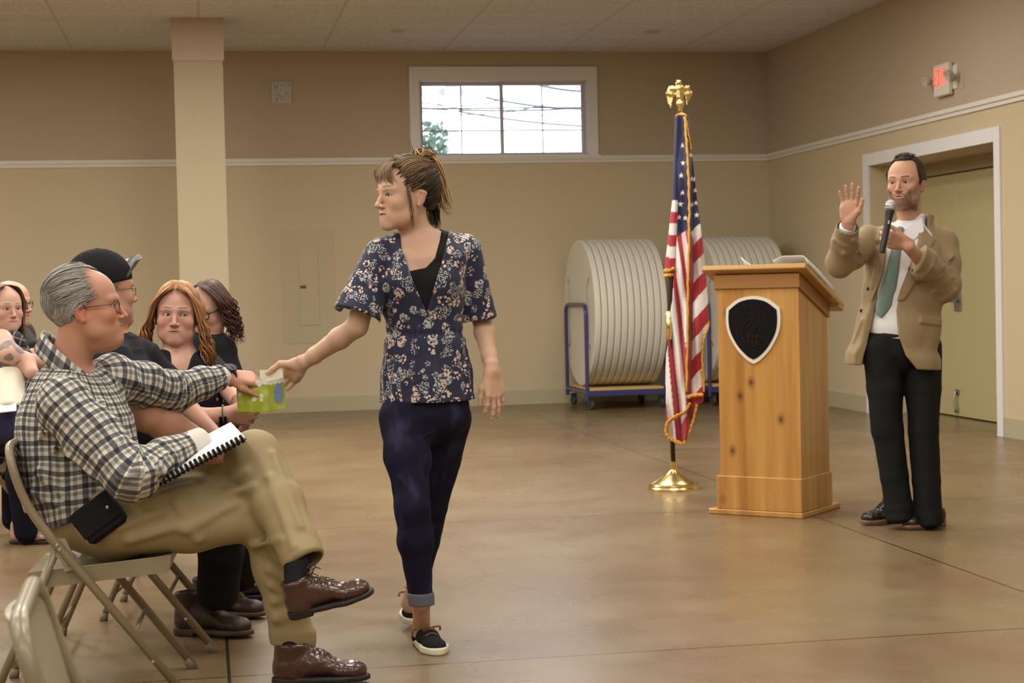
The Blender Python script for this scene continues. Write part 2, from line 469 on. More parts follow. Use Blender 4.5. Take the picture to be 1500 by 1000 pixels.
# ================================================================== ROOM
XR, YB, ZCL, ZT, XL, YF = 6.004, 17.78, 3.68, 2.55, -9.0, -5.0
def paint(name, c1, c2):
    m = mat(name, c1, .75); nb = NB(m); o = nb.obj()
    n1 = nb.noise(nb.scale(o, (1, 1, .25)), 1.3, 3)
    rib = nb.noise(nb.scale(o, (60, 60, 1.5)), 1.0, 2)
    nb.base(nb.mix(nb.math('MULTIPLY', n1, .7), c1, c2)); nb.bump(rib, .12, .01); return m
M_WALL = paint('wall_paint_tan', (.60, .505, .335), (.56, .47, .31))
M_WALLUP = paint('wall_paint_brown', (.50, .41, .305), (.465, .38, .28))
M_TRIM = mat('trim_white', (.74, .71, .64), .5)
M_BASE = mat('base_olive', (.47, .42, .28), .55)
M_WHITE = mat('frame_white', (.78, .77, .78), .45)
M_DOOR = mat('door_paint', (.50, .44, .24), .5, bump=(30, .05))
# ceiling
m = mat('ceiling_tile', (.6, .57, .53), .9); nb = NB(m); o = nb.xyz(nb.obj())
fx = nb.math('PINGPONG', nb.math('DIVIDE', nb.math('ADD', o[0], 1.204), 1.237), .5)
fy = nb.math('PINGPONG', nb.math('DIVIDE', nb.math('SUBTRACT', o[1], 17.30), .6185), .5)
lx = nb.math('LESS_THAN', fx, .0105); ly = nb.math('LESS_THAN', fy, .021)
sp = nb.ramp(nb.noise(nb.obj(), 45, 2), [(.35, (.58, .59, .64)), (.55, (.76, .78, .85))])
nb.base(nb.mix(lx, nb.mix(ly, sp, (.86, .86, .92)), (.58, .58, .62)))
M_CEIL = m
# floor: stained concrete with saw cut joints
m = mat('stained_concrete', (.3, .2, .12), .3, spec=.75); nb = NB(m); ob = nb.obj(); o = nb.xyz(ob)
n1 = nb.noise(ob, .55, 5, .6); n2 = nb.noise(nb.scale(ob, (1, .55, 1)), 1.9, 3, .5); n3 = nb.noise(ob, 22, 3)
c = nb.ramp(n1, [(.3, (.150, .088, .046)), (.5, (.200, .136, .070)), (.7, (.245, .190, .100))])
c = nb.mix(nb.math('MULTIPLY', nb.ramp(n2, [(.48, 0.), (.72, 1.)]), .55), c, (.165, .080, .042))
c = nb.mix(nb.math('MULTIPLY', nb.ramp(n3, [(.4, 0.), (.8, 1.)]), .12), c, (.215, .175, .12))
jx = nb.math('LESS_THAN', nb.math('PINGPONG', nb.math('DIVIDE', nb.math('SUBTRACT', o[0], 3.095), 3.045), .5), .0019)
jy = nb.math('LESS_THAN', nb.math('PINGPONG', nb.math('DIVIDE', nb.math('SUBTRACT', o[1], 5.56), 3.378), .5), .0016)
j = nb.math('MAXIMUM', jx, jy)
nb.base(nb.mix(nb.math('MULTIPLY', j, .9), c, (.015, .010, .007)))
nb.l(nb.ramp(nb.noise(ob, 3.2, 4), [(.3, .24), (.7, .34)]), nb.b.inputs['Roughness'])
nb.bump(nb.noise(ob, 2.5, 2), .02, .01)
M_FLOOR = m
G().box2((XL, YF, -.1), (XR, YB, 0)).mk('floor', M_FLOOR, origin=(0, 0, 0)).__setitem__('kind', 'structure')
G().box2((XL, YF, ZCL), (XR, YB, ZCL+.1)).mk('ceiling', M_CEIL, origin=(0, 0, 0)).__setitem__('kind', 'structure')
def wall(name, boxes, mats_):
    g = G()
    for lo, hi, mi in boxes: g.box2(lo, hi, mi)
    return set_kind(g.mk(name, mats_))
WX0, WX1, WZ0, WZ1 = 2.255, 4.03, 2.60, 3.385      # window opening
T = .2
wall('wall_back', [((XL, YB, 0), (XR+T, YB+T, ZT), 0), ((XL, YB, ZT), (WX0, YB+T, ZCL+.1), 1), ((WX1, YB, ZT), (XR+T, YB+T, ZCL+.1), 1),
     ((WX0, YB, ZT), (WX1, YB+T, WZ0), 1), ((WX0, YB, WZ1), (WX1, YB+T, ZCL+.1), 1)], [M_WALL, M_WALLUP])
DY0, DY1, DZ = 12.39, 14.93, 2.255
wall('wall_right', [((XR, YF, 0), (XR+.12, DY0, ZT), 0), ((XR, DY1, 0), (XR+.12, YB, ZT), 0), ((XR, DY0, DZ), (XR+.12, DY1, ZT), 0), ((XR, YF, ZT), (XR+.12, YB, ZCL+.1), 1),
     ((XR+.12, DY1, 0), (XR+.6, DY1+.12, DZ+.1), 0), ((XR+.12, DY0-.12, 0), (XR+.6, DY0, DZ+.1), 0), ((XR+.12, DY0, DZ), (XR+.6, DY1, DZ+.1), 0),
     ((XR+.54, DY0, 0), (XR+.6, DY1, DZ), 0)], [M_WALL, M_WALLUP])
wall('wall_left', [((XL-T, YF, 0), (XL, YB, ZT), 0), ((XL-T, YF, ZT), (XL, YB, ZCL+.1), 1)], [M_WALL, M_WALLUP])
wall('wall_front', [((XL, YF-T, 0), (XR, YF, ZT), 0), ((XL, YF-T, ZT), (XR, YF, ZCL+.1), 1)], [M_WALL, M_WALLUP])
G().box2((XR, DY0, -.1), (XR+.6, DY1, 0)).mk('floor_recess', M_FLOOR, origin=(0, 0, 0)).__setitem__('kind', 'structure')
# column
CX0, CX1, CY0, CY1 = -.195, .235, 15.65, 16.05
set_kind(G().box2((CX0, CY0, 0), (CX1, CY1, 3.30), 0).box2((CX0-.012, CY0-.012, 3.30), (CX1+.012, CY1+.012, ZCL), 1).mk('trim_1', [mat('column_paint', (.42, .36, .24), .7), M_WALLUP]))
# chair rail
g = G()
for z0, z1, d in ((ZT-.03, ZT+.005, .018), (ZT+.005, ZT+.03, .034), (ZT+.03, ZT+.042, .024)):
    g.box2((XL, YB-d, z0), (XR, YB, z1)); g.box2((XR-d, YF, z0), (XR, YB, z1))
set_kind(g.mk('trim_2', M_TRIM))
# baseboards (vinyl cove)
g = G().box2((XL, YB-.012, 0), (XR, YB, .15)); set_kind(g.mk('baseboard_back', M_BASE))
g = G().box2((XR-.012, YF, 0), (XR, DY0-.11, .15)).box2((XR-.012, DY1+.13, 0), (XR, YB-.012, .15)); set_kind(g.mk('baseboard_right', M_BASE))
# window
w = set_kind(empty('window_1', (3.14, YB, 2.6)))
g = G()
g.box2((WX0-.10, YB-.02, WZ0-.02), (WX0+.005, YB, 3.52)); g.box2((WX1-.005, YB-.02, WZ0-.02), (WX1+.11, YB, 3.52)); g.box2((WX0-.10, YB-.022, WZ1-.005), (WX1+.11, YB, 3.521))
g.box2((WX0-.12, YB-.045, ZT+.03), (WX1+.13, YB, WZ0+.0))
g.mk('window_casing', M_WHITE, w)
g = G(); e = .04
g.box2((WX0, YB, WZ0), (WX0+.012, YB+T, WZ1)); g.box2((WX1-.012, YB, WZ0), (WX1, YB+T, WZ1)); g.box2((WX0, YB, WZ1-.012), (WX1, YB+T, WZ1)); g.box2((WX0, YB, WZ0), (WX1, YB+T, WZ0+.012))
g.mk('window_jamb', mat('jamb_white', (.72, .72, .76), .45), w)
M_MUN = mat('muntin_blue', (.28, .29, .36), .5)
M_GLS = mat('window_glass', (1, 1, 1), 0, trans=1., ior=1.02, spec=.2)
xm = 3.135
for (a, b, yy) in ((WX0+.012, xm+.02, YB+.12), (xm-.02, WX1-.012, YB+.085)):
    g = G(); s = .036
    g.box2((a, yy-.018, WZ0+.012), (a+s, yy+.018, WZ1-.012), bev=.004); g.box2((b-s, yy-.018, WZ0+.012), (b, yy+.018, WZ1-.012), bev=.004)
    g.box2((a+s, yy-.018, WZ1-.012-s), (b-s, yy+.018, WZ1-.012)); g.box2((a+s, yy-.018, WZ0+.012), (b-s, yy+.018, WZ0+.012+s*.7))
    fr = g.mk('window_sash', mat('sash', (.6, .6, .66), .45) if 'sash' not in MATS else MATS['sash'], w)
    g = G(); xc = (a+b)/2
    g.box2((xc-.006, yy-.005, WZ0+.03), (xc+.006, yy+.005, WZ1-.04))
    for k in (1, 2):
        z = lerp(WZ0+.035, WZ1-.045, k/3); g.box2((a+s, yy-.0045, z-.006), (b-s, yy+.0045, z+.006))
    g.mk('muntin', M_MUN, fr)
    G().box2((a+s-.005, yy-.002, WZ0+.03), (b-s+.005, yy+.002, WZ1-.04)).mk('window_pane', M_GLS, fr)
# double door in its recess
XD = XR+.48
d = set_kind(empty('door_1', (XD, 13.6, 0)))
g = G(); 
g.box2((XR-.02, DY0-.10, 0), (XR, DY0, DZ+.11)); g.box2((XR-.02, DY1, 0), (XR, DY1+.12, DZ+.11)); g.box2((XR-.022, DY0, DZ), (XR, DY1, DZ+.11))
g.mk('door_casing', M_WHITE, d)
ym = 14.24
for (y0, y1, hinge) in ((13.1, ym-.004, 0), (ym+.004, DY1-.02, 1)):
    lf = G().box2((XD, y0, .012), (XD+.045, y1, 2.13), bev=.003).mk('door_leaf', M_DOOR, d)
    if hinge == 0:
        g = G().box2((XD-.012, ym-.16, .93), (XD, ym-.03, 1.10), bev=.004); g.tube([(XD-.01, ym-.07, 1.02), (XD-.07, ym-.07, 1.02)], .014); g.tube(rpath([(XD-.07, ym-.07, 1.02), (XD-.075, ym-.2, 1.02)], .02), .011)
        g.mk('door_handle', mat('dark_chrome', (.30, .30, .31), .3, metal=.9), lf)
        g = G().box2((XD-.014, ym-.10, .20), (XD, ym-.03, .245), bev=.003); g.tube(rpath([(XD-.02, ym-.065, .23), (XD-.045, ym-.065, .16), (XD-.03, ym-.09, .06), (XD-.02, ym-.05, .05)], .02), .011); g.mk('door_holder', MATS['dark_chrome'], lf)
g = G().box2((XD-.01, DY0, 2.14), (XD+.045, DY1, DZ)).box2((XD-.01, DY0, 0), (XD+.045, 13.095, 2.14)); g.mk('door_head', mat('door_head', (.40, .33, .22), .6), d)
# access panel, wall vent
a = empty('access_panel', (1.07, YB, .886), 'shallow tan electrical panel door set flush into the back wall with a small dark latch', 'access panel')
G().box2((.80, YB-.004, .70), (1.34, YB, 1.86), bev=.002).mk('panel_surround', mat('panel_paint', (.54, .46, .31), .6), a)
dd = G().box2((.975, YB-.012, .886), (1.175, YB-.004, 1.685), bev=.003).mk('panel_door', MATS['panel_paint'], a)
G().box2((.985, YB-.018, 1.265), (1.045, YB-.012, 1.295), bev=.002).mk('latch', mat('latch_dark', (.06, .06, .07), .4), dd)
v = empty('wall_speaker', (.85, YB, 3.15), 'small square greyish speaker grille high on the back wall right of the column', 'speaker')
G().box2((.746, YB-.02, 3.147), (.95, YB, 3.37), bev=.006).mk('speaker_frame', mat('vent_frame', (.60, .55, .52), .6), v)
m = mat('grille', (.42, .39, .37), .7); nb = NB(m); nb.base(nb.ramp(nb.noise(nb.obj(), 60, 3), [(.4, (.36, .34, .33)), (.6, (.62, .60, .58))]))
G().box2((.765, YB-.026, 3.165), (.931, YB-.018, 3.352)).mk('grille', m, v)
# exit sign with two lamp heads on the right wall
ex = empty('exit_sign', (XR-.05, 13.3, 2.70), 'white exit sign with red letters and two emergency lamp heads above the double door', 'exit sign')
M_EXW = mat('exit_white', (.72, .69, .60), .5); M_EXR = mat('exit_red', (.75, .08, .05), .5, emit=(1, .09, .05), es=1.2)
# the sign box stands out from the wall on a canopy and faces into the room
g = G(); EY = 13.25; hx = .19
g.box2((XR-.055, EY-.14, 2.70), (XR-.012, EY+.14, 2.96), bev=.008); g.box2((XR-.012, EY-.22, 2.74), (XR, EY+.10, 2.93)); hb = g.mk('sign_housing', M_EXW, ex)
def strokes(g, ch, x0, w, z0, h, s, put):
    if ch == 'E': R = [(0, 0, s, h), (0, 0, w, s), (0, h-s, w, h), (0, h/2-s/2, w*.85, h/2+s/2)]
    elif ch == 'I': R = [(w/2-s/2, 0, w/2+s/2, h)]
    elif ch == 'T': R = [(w/2-s/2, 0, w/2+s/2, h), (0, h-s, w, h)]
    else:
        for q in ([(0, 0), (s*1.2, 0), (w, h), (w-s*1.2, h)], [(w-s*1.2, 0), (w, 0), (s*1.2, h), (0, h)]): put([(x0+a, z0+b) for a, b in q])
        return
    for a, b, c, d_ in R: put([(x0+a, z0+b), (x0+c, z0+b), (x0+c, z0+d_), (x0+a, z0+d_)])
g = G(); xf = XR-.055
def put(poly): g.prism(poly, 0, .003, frame(x=A(0, -1, 0), z=A(-1, 0, 0)), (xf, 0, 0))
for ch, y0 in zip('EXIT', (EY+.118, EY+.056, EY-.006, EY-.052)): strokes(g, ch, -y0, .05, 2.785, .135, .016, put)
g.mk('sign_letters', M_EXR, ex)
for yy in (EY+.20, EY-.235):
    g = G(); g.box2((XR-.05, min(yy, EY), 2.81), (XR-.03, max(yy, EY), 2.835))
    g.tube([(XR-.045, yy, 2.84), (XR-.06, yy, 2.85)], .012); 
    g.lathe([(0.02, 0), (.036, .012), (.046, .045), (.046, .055), (.04, .057), (0, .045)], 20, (XR-.06, yy, 2.86), frame(z=A(-1, 0, -.55), y=A(0, 1, 0)))
    lh = g.mk('lamp_head', mat('lamp_head', (.52, .50, .44), .35) if 'lamp_head' not in MATS else MATS['lamp_head'], ex)
set_kind(G().box2((XR-.004, EY-.32, 2.72), (XR, EY-.24, 2.84)).mk('trim_3', M_WALLUP))
# smoke detectors on the ceiling
for px, py in ((586, 45), (955, 46)):
    q = on_z(px, py, ZCL); o = empty('ceiling_sprinkler', q, 'small pale round sprinkler cover on the ceiling, %s of the window' % ('left' if px < 700 else 'right'), 'sprinkler', 'ceiling sprinklers')
    G().lathe([(.0, -.02), (.05, -.018), (.085, -.006), (.09, 0)], 24, q).mk('sprinkler_cover', mat('sprk', (.52, .49, .47), .6) if 'sprk' not in MATS else MATS['sprk'], o)
# ------------------------------------------------------------------ outside the window
M_BARK = mat('bark', (.30, .25, .22), .8, bump=(20, .4)); M_LEAF = mat('leaf', (.10, .17, .12), .7)
tx = on_y(632, 215, 30.)
t = empty('tree', (tx[0], 30, 0), 'leafy dark green tree seen through the left pane of the window', 'tree')
G().tube([(tx[0], 30, 0), (tx[0]+.1, 30, 2), (tx[0], 30, 3.9)], [.2, .15, .05], 10).mk('trunk', M_BARK, t)
rng = np.random.default_rng(3); g = G()
for i in range(1500):
    c = np.array([tx[0]+rng.normal()*.42, 30+rng.normal()*.5, 3.35+rng.normal()*.38]); 
    if c[0] > on_y(657, 215, 30.)[0]-.05: continue
    if c[2] > 4.15 and c[0] < tx[0]+.1: continue
    a = rng.normal(size=3); M = frame(z=a, y=rng.normal(size=3)); s = .05+.05*rng.random()
    g.add(np.array([(0, -s, 0), (s*.55, 0, .01), (0, s, 0), (-s*.55, 0, .01), (0, 0, .03)])@M.T+c, [(0, 1, 4), (1, 2, 4), (2, 3, 4), (3, 0, 4)])
g.mk('foliage', M_LEAF, t)
q = on_y(664, 170, 25.); p_ = empty('utility_pole', (q[0], 25, 0), 'pale utility pole with a crossarm outside the left pane of the window', 'utility pole')
M_POLE = mat('pole', (.66, .60, .60), .8, bump=(12, .2))
G().tube([(q[0], 25, 0), (q[0], 25, 9)], [.085, .07], 14).mk('pole_shaft', M_POLE, p_)
zz = on_y(664, 158, 25.)[2]; G().box((q[0], 24.9, zz+.22), (1.1, .09, .11)).tube([(q[0]-.04, 24.8, zz), (q[0]-.04, 24.8, zz+.28)], .12, 14).mk('transformer', mat('transf', (.42, .43, .48), .6), p_)
M_WIRE = mat('wire', (.10, .10, .13), .6)
for (x0, y0, x1, y1, r) in ((615, 158.5, 860, 158, .014), (712, 143, 860, 160, .016), (615, 149, 700, 153, .01), (655, 160, 860, 185, .014), (772, 120, 870, 134, .02), (735, 161, 870, 171, .008), (615, 163, 735, 165, .008)):
    a = on_y(x0, y0, 26.); b = on_y(x1, y1, 27.); dv = (b-a)
    pts = [a+dv*tt+A(0, 0, -.04*4*tt*(1-tt)*(0 if dv[0] < .1 else 1)) for tt in np.linspace(-.6 if x0 < 640 else 0, 1.6, 14)]
    props(G().tube(pts, r, 6).mk('overhead_wire', M_WIRE, smooth=True), 'dark overhead cable crossing the sky seen through the window', 'cable', 'overhead cables outside the window')
# ------------------------------------------------------------------ light
W = bpy.data.worlds.new('world'); SC.world = W; W.use_nodes = True
W.node_tree.nodes['Background'].inputs[0].default_value = (.86, .92, 1.0, 1); W.node_tree.nodes['Background'].inputs[1].default_value = 3.0
def area(loc, rot, sx, sy, power, col, spread=PI):
    l = bpy.data.lights.new('light', 'AREA'); l.shape = 'RECTANGLE'; l.size = sx; l.size_y = sy; l.energy = power; l.color = col; l.spread = spread
    o = bpy.data.objects.new('ceiling_light', l); COL.objects.link(o); o.location = loc; o.rotation_euler = rot; return o
for ix in (-7, -4.3, -1.82, .65, 2.6, 4.2):
    for iy in (-3, 0.2, 3.2, 6.2, 9.2, 12.4):
        area((ix, iy, ZCL-.02), (0, 0, 0), .6, 1.2, ({-3: 32, 0.2: 32, 3.2: 36, 6.2: 38, 9.2: 54, 12.4: 86}[iy]*{4.2: .22, 2.6: .78, .65: 1.2, -1.82: 1.25}.get(ix, 1.)), (1., .95, .86))
SC.view_settings.view_transform = 'Standard'; SC.view_settings.look = 'None'; SC.view_settings.gamma = 1; SC.view_settings.exposure = 0.0
SC.cycles.max_bounces = 6; SC.cycles.diffuse_bounces = 4; SC.cycles.glossy_bounces = 3; SC.cycles.transmission_bounces = 4; SC.cycles.caustics_reflective = False; SC.cycles.caustics_refractive = False
SC.cycles.sample_clamp_indirect = 4.0
try: SC.cycles.use_denoising = True
except Exception: pass
# ================================================================== FURNITURE
# ------------------------------------------------------------------ lectern
fr_ = on_z(1176, 760); fl_ = on_z(1038, 752)
ex_ = nrm(fr_-fl_); ey_ = np.cross(A(0, 0, 1), ex_)
BW = float(np.linalg.norm(fr_-fl_))
LF = Fr(fr_, np.stack([ex_, ey_, A(0, 0, 1)], 1))       # x along the front face (0 at its right corner), y to the back
PINE_KNOTS = [(1065, 459), (1084, 580), (1144, 614), (1073, 660), (1061, 730), (1100, 560)]
def face_pt(px, py, off):
    r = rayv(px, py); n = ey_; o = LF(0, off, 0); t = np.dot(o-CO, n)/np.dot(r, n); return CO+r*t
lec = empty('lectern', LF(-BW/2, .25, 0), 'tall honey pine lectern with a slanted top and a dark shield emblem on its front', 'lectern')
lo_ = ORG['lectern']
m = mat('pine', (.62, .36, .12), .35, coat=.25); nb = NB(m); ob = nb.obj()
mp = nb.n('Mapping'); nb.l(ob, mp.inputs[0]); mp.inputs['Rotation'].default_value = (0, 0, -math.atan2(ex_[1], ex_[0])); loc = mp.outputs[0]
g1 = nb.noise(nb.scale(loc, (9, 9, .55)), 1.0, 4, .6); g2 = nb.noise(nb.scale(loc, (46, 46, 1.6)), 1.0, 3)
bx = nb.xyz(loc); plank = nb.math('FLOOR', nb.math('MULTIPLY', bx[0], 7.5)); pn = nb.n('TexWhiteNoise', noise_dimensions='1D'); nb.l(plank, pn.inputs['W'])
c = nb.ramp(g1, [(.3, (.36, .15, .035)), (.5, (.52, .27, .07)), (.68, (.62, .38, .125))])
c = nb.mix(nb.math('MULTIPLY', pn.outputs['Value'], .35), c, (.60, .30, .075))
c = nb.mix(nb.math('MULTIPLY', nb.ramp(g2, [(.4, 0.), (.7, 1.)]), .22), c, (.34, .14, .035))
for (kx, ky) in PINE_KNOTS:
    q = face_pt(kx, ky, .02)-lo_; vm = nb.n('VectorMath', operation='SUBTRACT'); nb.l(ob, vm.inputs[0]); vm.inputs[1].default_value = tuple(q)
    sc = nb.n('VectorMath', operation='MULTIPLY'); nb.l(vm.outputs[0], sc.inputs[0]); sc.inputs[1].default_value = (1, 1, .7)
    ln = nb.n('VectorMath', operation='LENGTH'); nb.l(sc.outputs[0], ln.inputs[0])
    c = nb.mix(nb.ramp(ln.outputs['Value'], [(.005, .9), (.011, .5), (.03, 0.)]), c, (.10, .03, .012))
nb.base(c); nb.bump(g2, .06, .004); M_PINE = m
D0 = .02; DB = .40; WB0, WB1 = -BW+.065, -.012           # body box
def lbox(g, x0, x1, y0, y1, z0, z1, m=0, bev=.003):
    c = LF((x0+x1)/2, (y0+y1)/2, (z0+z1)/2); g.box(c, (x1-x0, y1-y0, z1-z0), LF.M, m, bev); return g
g = G(); lbox(g, -BW, .0, 0, .50, 0, .028, bev=.004); g.mk('base_plate', M_PINE, lec)
g = G(); lbox(g, WB0-.018, WB1+.006, D0-.015, DB+.012, .028, .205, bev=.004); g.mk('plinth', M_PINE, lec)
sl = -.44; zt = lambda y: 1.262+sl*(y-D0)
g = G(); V = [LF(x, y, z) for x in (WB0, WB1) for (y, z) in ((D0, .205), (DB-.01, .205), (DB-.01, zt(DB-.01)), (D0, zt(D0)))]
g.add(V, [(0, 1, 2, 3), (7, 6, 5, 4), (0, 4, 5, 1), (1, 5, 6, 2), (2, 6, 7, 3), (3, 7, 4, 0)]); g.mk('cabinet', M_PINE, lec)
g = G()
V = [LF(x, y, z) for x in (WB0-.012, WB1+.012) for (y, z) in ((D0-.014, zt(D0)-.07), (DB+.0, zt(DB)-.07), (DB+.0, zt(DB)), (D0-.014, zt(D0)))]
g.add(V, [(0, 1, 2, 3), (7, 6, 5, 4), (0, 4, 5, 1), (1, 5, 6, 2), (2, 6, 7, 3), (3, 7, 4, 0)]); g.mk('moulding', mat('pine_dark', (.36, .17, .055), .4), lec)
th = math.atan(-sl); Mt = LF.M@np.array([[1, 0, 0], [0, math.cos(th), math.sin(th)], [0, -math.sin(th), math.cos(th)]])
TB = .545; y0t = D0-.055
Lt = Fr(LF((WB0+WB1)/2, y0t, zt(y0t)+.003), Mt)           # on the slanted top: x across, y down slope, z normal
g = G(); g.box(Lt(0, TB/2, .014), (WB1-WB0+.13, TB, .028), Mt, 0, .004); g.box(Lt(0, TB-.03, .0), (WB1-WB0+.13, .06, .03), Mt, 0, .003)
g.mk('slanted_top', mat('pine_top', (.50, .28, .085), .35, coat=.3), lec)
# shield emblem
sc_ = face_pt(1104, 475, D0)
SH = Fr(sc_, frame(x=ex_, z=-ey_))                          # x right on the face, y?, z out
SH = Fr(sc_, np.stack([ex_, A(0, 0, 1), -ey_], 1))
def shield(s, n=10):
    P_ = []; w, t_, b = .152*s, .115, -.225*1.
    top = [(-w*1.0, .085*s), (-w*.55, .132*s), (0, .148*s), (w*.55, .132*s), (w, .085*s)]
    side = [(w*1.02, .02*s), (w*.93, -.05*s), (w*.62, -.13*s), (w*.25, -.185*s), (0, -.205*s)]
    q = spline([A(*x, 0) for x in top], 5)+spline([A(w, .085*s, 0)]+[A(*x, 0) for x in side], 5)[1:]
    q = [(v[0], v[1]) for v in q]; q += [(-x, y) for x, y in q[::-1] if x > 1e-4 and y < .084*s]
    return q
em = G(); em.prism(shield(1.0)[::-1], .0, .010, SH.M, SH.o); emb = em.mk('emblem_border', mat('emblem_white', (.80, .77, .66), .4), lec)
g = G(); g.prism(shield(.89)[::-1], .010, .014, SH.M, SH.o); g.mk('emblem_field', mat('emblem_black', (.009, .009, .011), .8, spec=.1), emb)
M_EMT = mat('emblem_raised', (.024, .013, .013), .8, spec=.1)
def text(name, body, size, fr, m, parent, ext=.001, align='CENTER'):
    cu = bpy.data.curves.new(name, 'FONT'); cu.body = body; cu.size = size; cu.extrude = ext; cu.align_x = align; cu.align_y = 'CENTER'; cu.resolution_u = 3
    o = bpy.data.objects.new(name, cu); COL.objects.link(o); me = bpy.data.meshes.new_from_object(o); bpy.data.objects.remove(o)
    V = np.array([v.co[:] for v in me.vertices]); F = [tuple(p.vertices) for p in me.polygons]
    return mk(name, fr(V), F, m, parent, smooth=False)
g = G(); g.T = lambda V: SH(V)
def glyphs(word, R, cy, size, up=True):
    for i, ch in enumerate(word):
        a = (i-(len(word)-1)/2)*size*.86/R; x = R*math.sin(a); y = cy+R*math.cos(a)
        M2 = np.array([[math.cos(-a), -math.sin(-a), 0], [math.sin(-a), math.cos(-a), 0], [0, 0, 1]])
        cu = bpy.data.curves.new('t', 'FONT'); cu.body = ch; cu.size = size; cu.extrude = .0012; cu.align_x = 'CENTER'; cu.resolution_u = 2
        o = bpy.data.objects.new('t', cu); COL.objects.link(o); me = bpy.data.meshes.new_from_object(o); bpy.data.objects.remove(o)
        V = np.array([v.co[:] for v in me.vertices]); g.add(V@M2.T+A(x, y, .0152), [tuple(p.vertices) for p in me.polygons])
glyphs('LEBANON', .20, -.122, .036); glyphs('POLICE', .20, -.158, .034)
g.tube([(.058*math.cos(a), -.045+.072*math.sin(a), .015) for a in np.linspace(0, 2*PI, 40, endpoint=False)], .0028, 6, closed=True)
g.tube([(.022*math.cos(a), -.018+.024*math.sin(a), .015) for a in np.linspace(0, 2*PI, 24, endpoint=False)], .0028, 6, closed=True)
for a in range(3): g.box((-.024+.024*a, -.062, .015), (.018, .022, .003)); g.box((-.024+.024*a, -.09, .015), (.014, .018, .003))
g.mk('emblem_lettering', M_EMT, emb)
# papers on the slope
def paper_stack(name, x0, x1, y0, y1, curl, h, label, seed):
    gr = []; rg = np.random.default_rng(seed)
    for i in range(15):
        row = []
        for j in range(13):
            u, v = i/14, j/12
            z = .036+h*min(1, (1-u)/.15)**.5*min(1, u/.3+.15)**.6*(.8+.2*math.sin(PI*v))
            row.append(Lt(lerp(x0, x1, u), lerp(y0, y1, v), z))
        gr.append(row)
    e = empty(name, gr[7][6], label, 'paper')
    G().sheet(gr, 0, .003).mk('top_sheet', M_PAPER, e, smooth=True)
    G().box(Lt((x0+x1)/2, (y0+y1)/2, .030), (abs(x1-x0)*.97, abs(y1-y0)*.96, .004), Mt).mk('lower_sheets', M_PAPER, e)
M_PAPER = mat('paper_white', (.80, .79, .77), .7)
paper_stack('paper_stack', .10, .29, .02, .42, .0, .05, 'thick curling bundle of white papers on the right side of the lectern top', 1)
gq = []
for i in range(9): gq.append([Lt(lerp(-.13, .03, i/8), lerp(.10, .33, j/8), .031+.085*(1-i/8)**1.5*(1-(j/8)*.6)) for j in range(9)])
props(G().sheet(gq, 0, .002).mk('paper_sheet', M_PAPER, smooth=True), 'white sheet of paper curling up at the middle of the lectern top', 'paper')
# ------------------------------------------------------------------ round tables on carts
M_BLUE = mat('cart_blue', (.045, .045, .16), .35, coat=.3); M_PLY = mat('cart_plywood', (.62, .42, .18), .6, bump=(30, .1))
M_TOP = mat('table_plastic', (.62, .61, .53), .5); M_RIM = mat('table_rim', (.76, .74, .66), .45); M_CAST = mat('caster', (.05, .05, .055), .4)
def make_table(loc, label):
    r = empty('folding_table', loc, label, 'table', 'round folding tables standing on edge on the blue carts')
    M = frame(z=A(1, 0, 0), y=A(0, 0, 1)); R = .735
    G().lathe([(0, .012), (R-.05, .012), (R-.05, .016), (R-.02, .016)], 72, M=M).lathe([(R-.02, .048), (0, .048)], 72, M=M).mk('tabletop', M_TOP, r, local=True, auto=30)
    G().lathe([(R-.03, .0), (R-.008, .0), (R, .007), (R+.002, .026), (R, .053), (R-.008, .060), (R-.03, .060)], 72, M=M).mk('edge_band', M_RIM, r, local=True, auto=40)
    g = G(); 
    for s in (-1, 1): G().tube(rpath([M@A(.5*s, -.35, .004), M@A(.42*s, -.3, .004), M@A(.42*s, .3, .004), M@A(.5*s, .35, .004)], .05), .011, 8).mk('folded_leg', MATS.get('leg_grey') or mat('leg_grey', (.35, .35, .36), .4, metal=.6), r, local=True)
    return r
def make_cart(x0, x1, label):
    y0, y1 = 16.58, 17.52; zc = .17
    c = empty('table_cart', ((x0+x1)/2, (y0+y1)/2, 0), label, 'cart', 'blue carts holding round tables')
    g = G()
    for x in (x0, x1): g.tube([(x, y0, zc), (x, y1, zc)], .02, 10)
    for y in (y0, y1): g.box2((x0, y-.02, zc-.035), (x1, y+.02, zc+.02), bev=.004)
    g.mk('frame', M_BLUE, c, auto=40)
    G().box2((x0+.02, y0+.0, zc+.02), (x1-.02, y1, zc+.045), bev=.003).mk('platform', M_PLY, c)
    for x in (x0, x1): G().tube(rpath([(x, y0, .10), (x, y0, 1.04), (x, y1, 1.04), (x, y1, .10)], .12, 8), .0185, 12).mk('end_handle', M_BLUE, c, auto=40)
    for x in (x0+.03, x1-.05):
        for y in (y0+.06, y1-.06):
            g = G(); g.lathe([(0, -.016), (.045, -.016), (.05, -.01), (.05, .01), (.045, .016), (0, .016)], 18, (x+.02, y, .05), frame(z=A(1, .3, 0), y=A(0, 0, 1)))
            g.box((x+.02, y, .085), (.055, .05, .07)); g.mk('caster', M_CAST, c, auto=40)
names11 = ['leftmost', 'second', 'third', 'fourth', 'fifth', 'middle', 'seventh', 'eighth', 'ninth', 'tenth', 'rightmost']
T0 = None
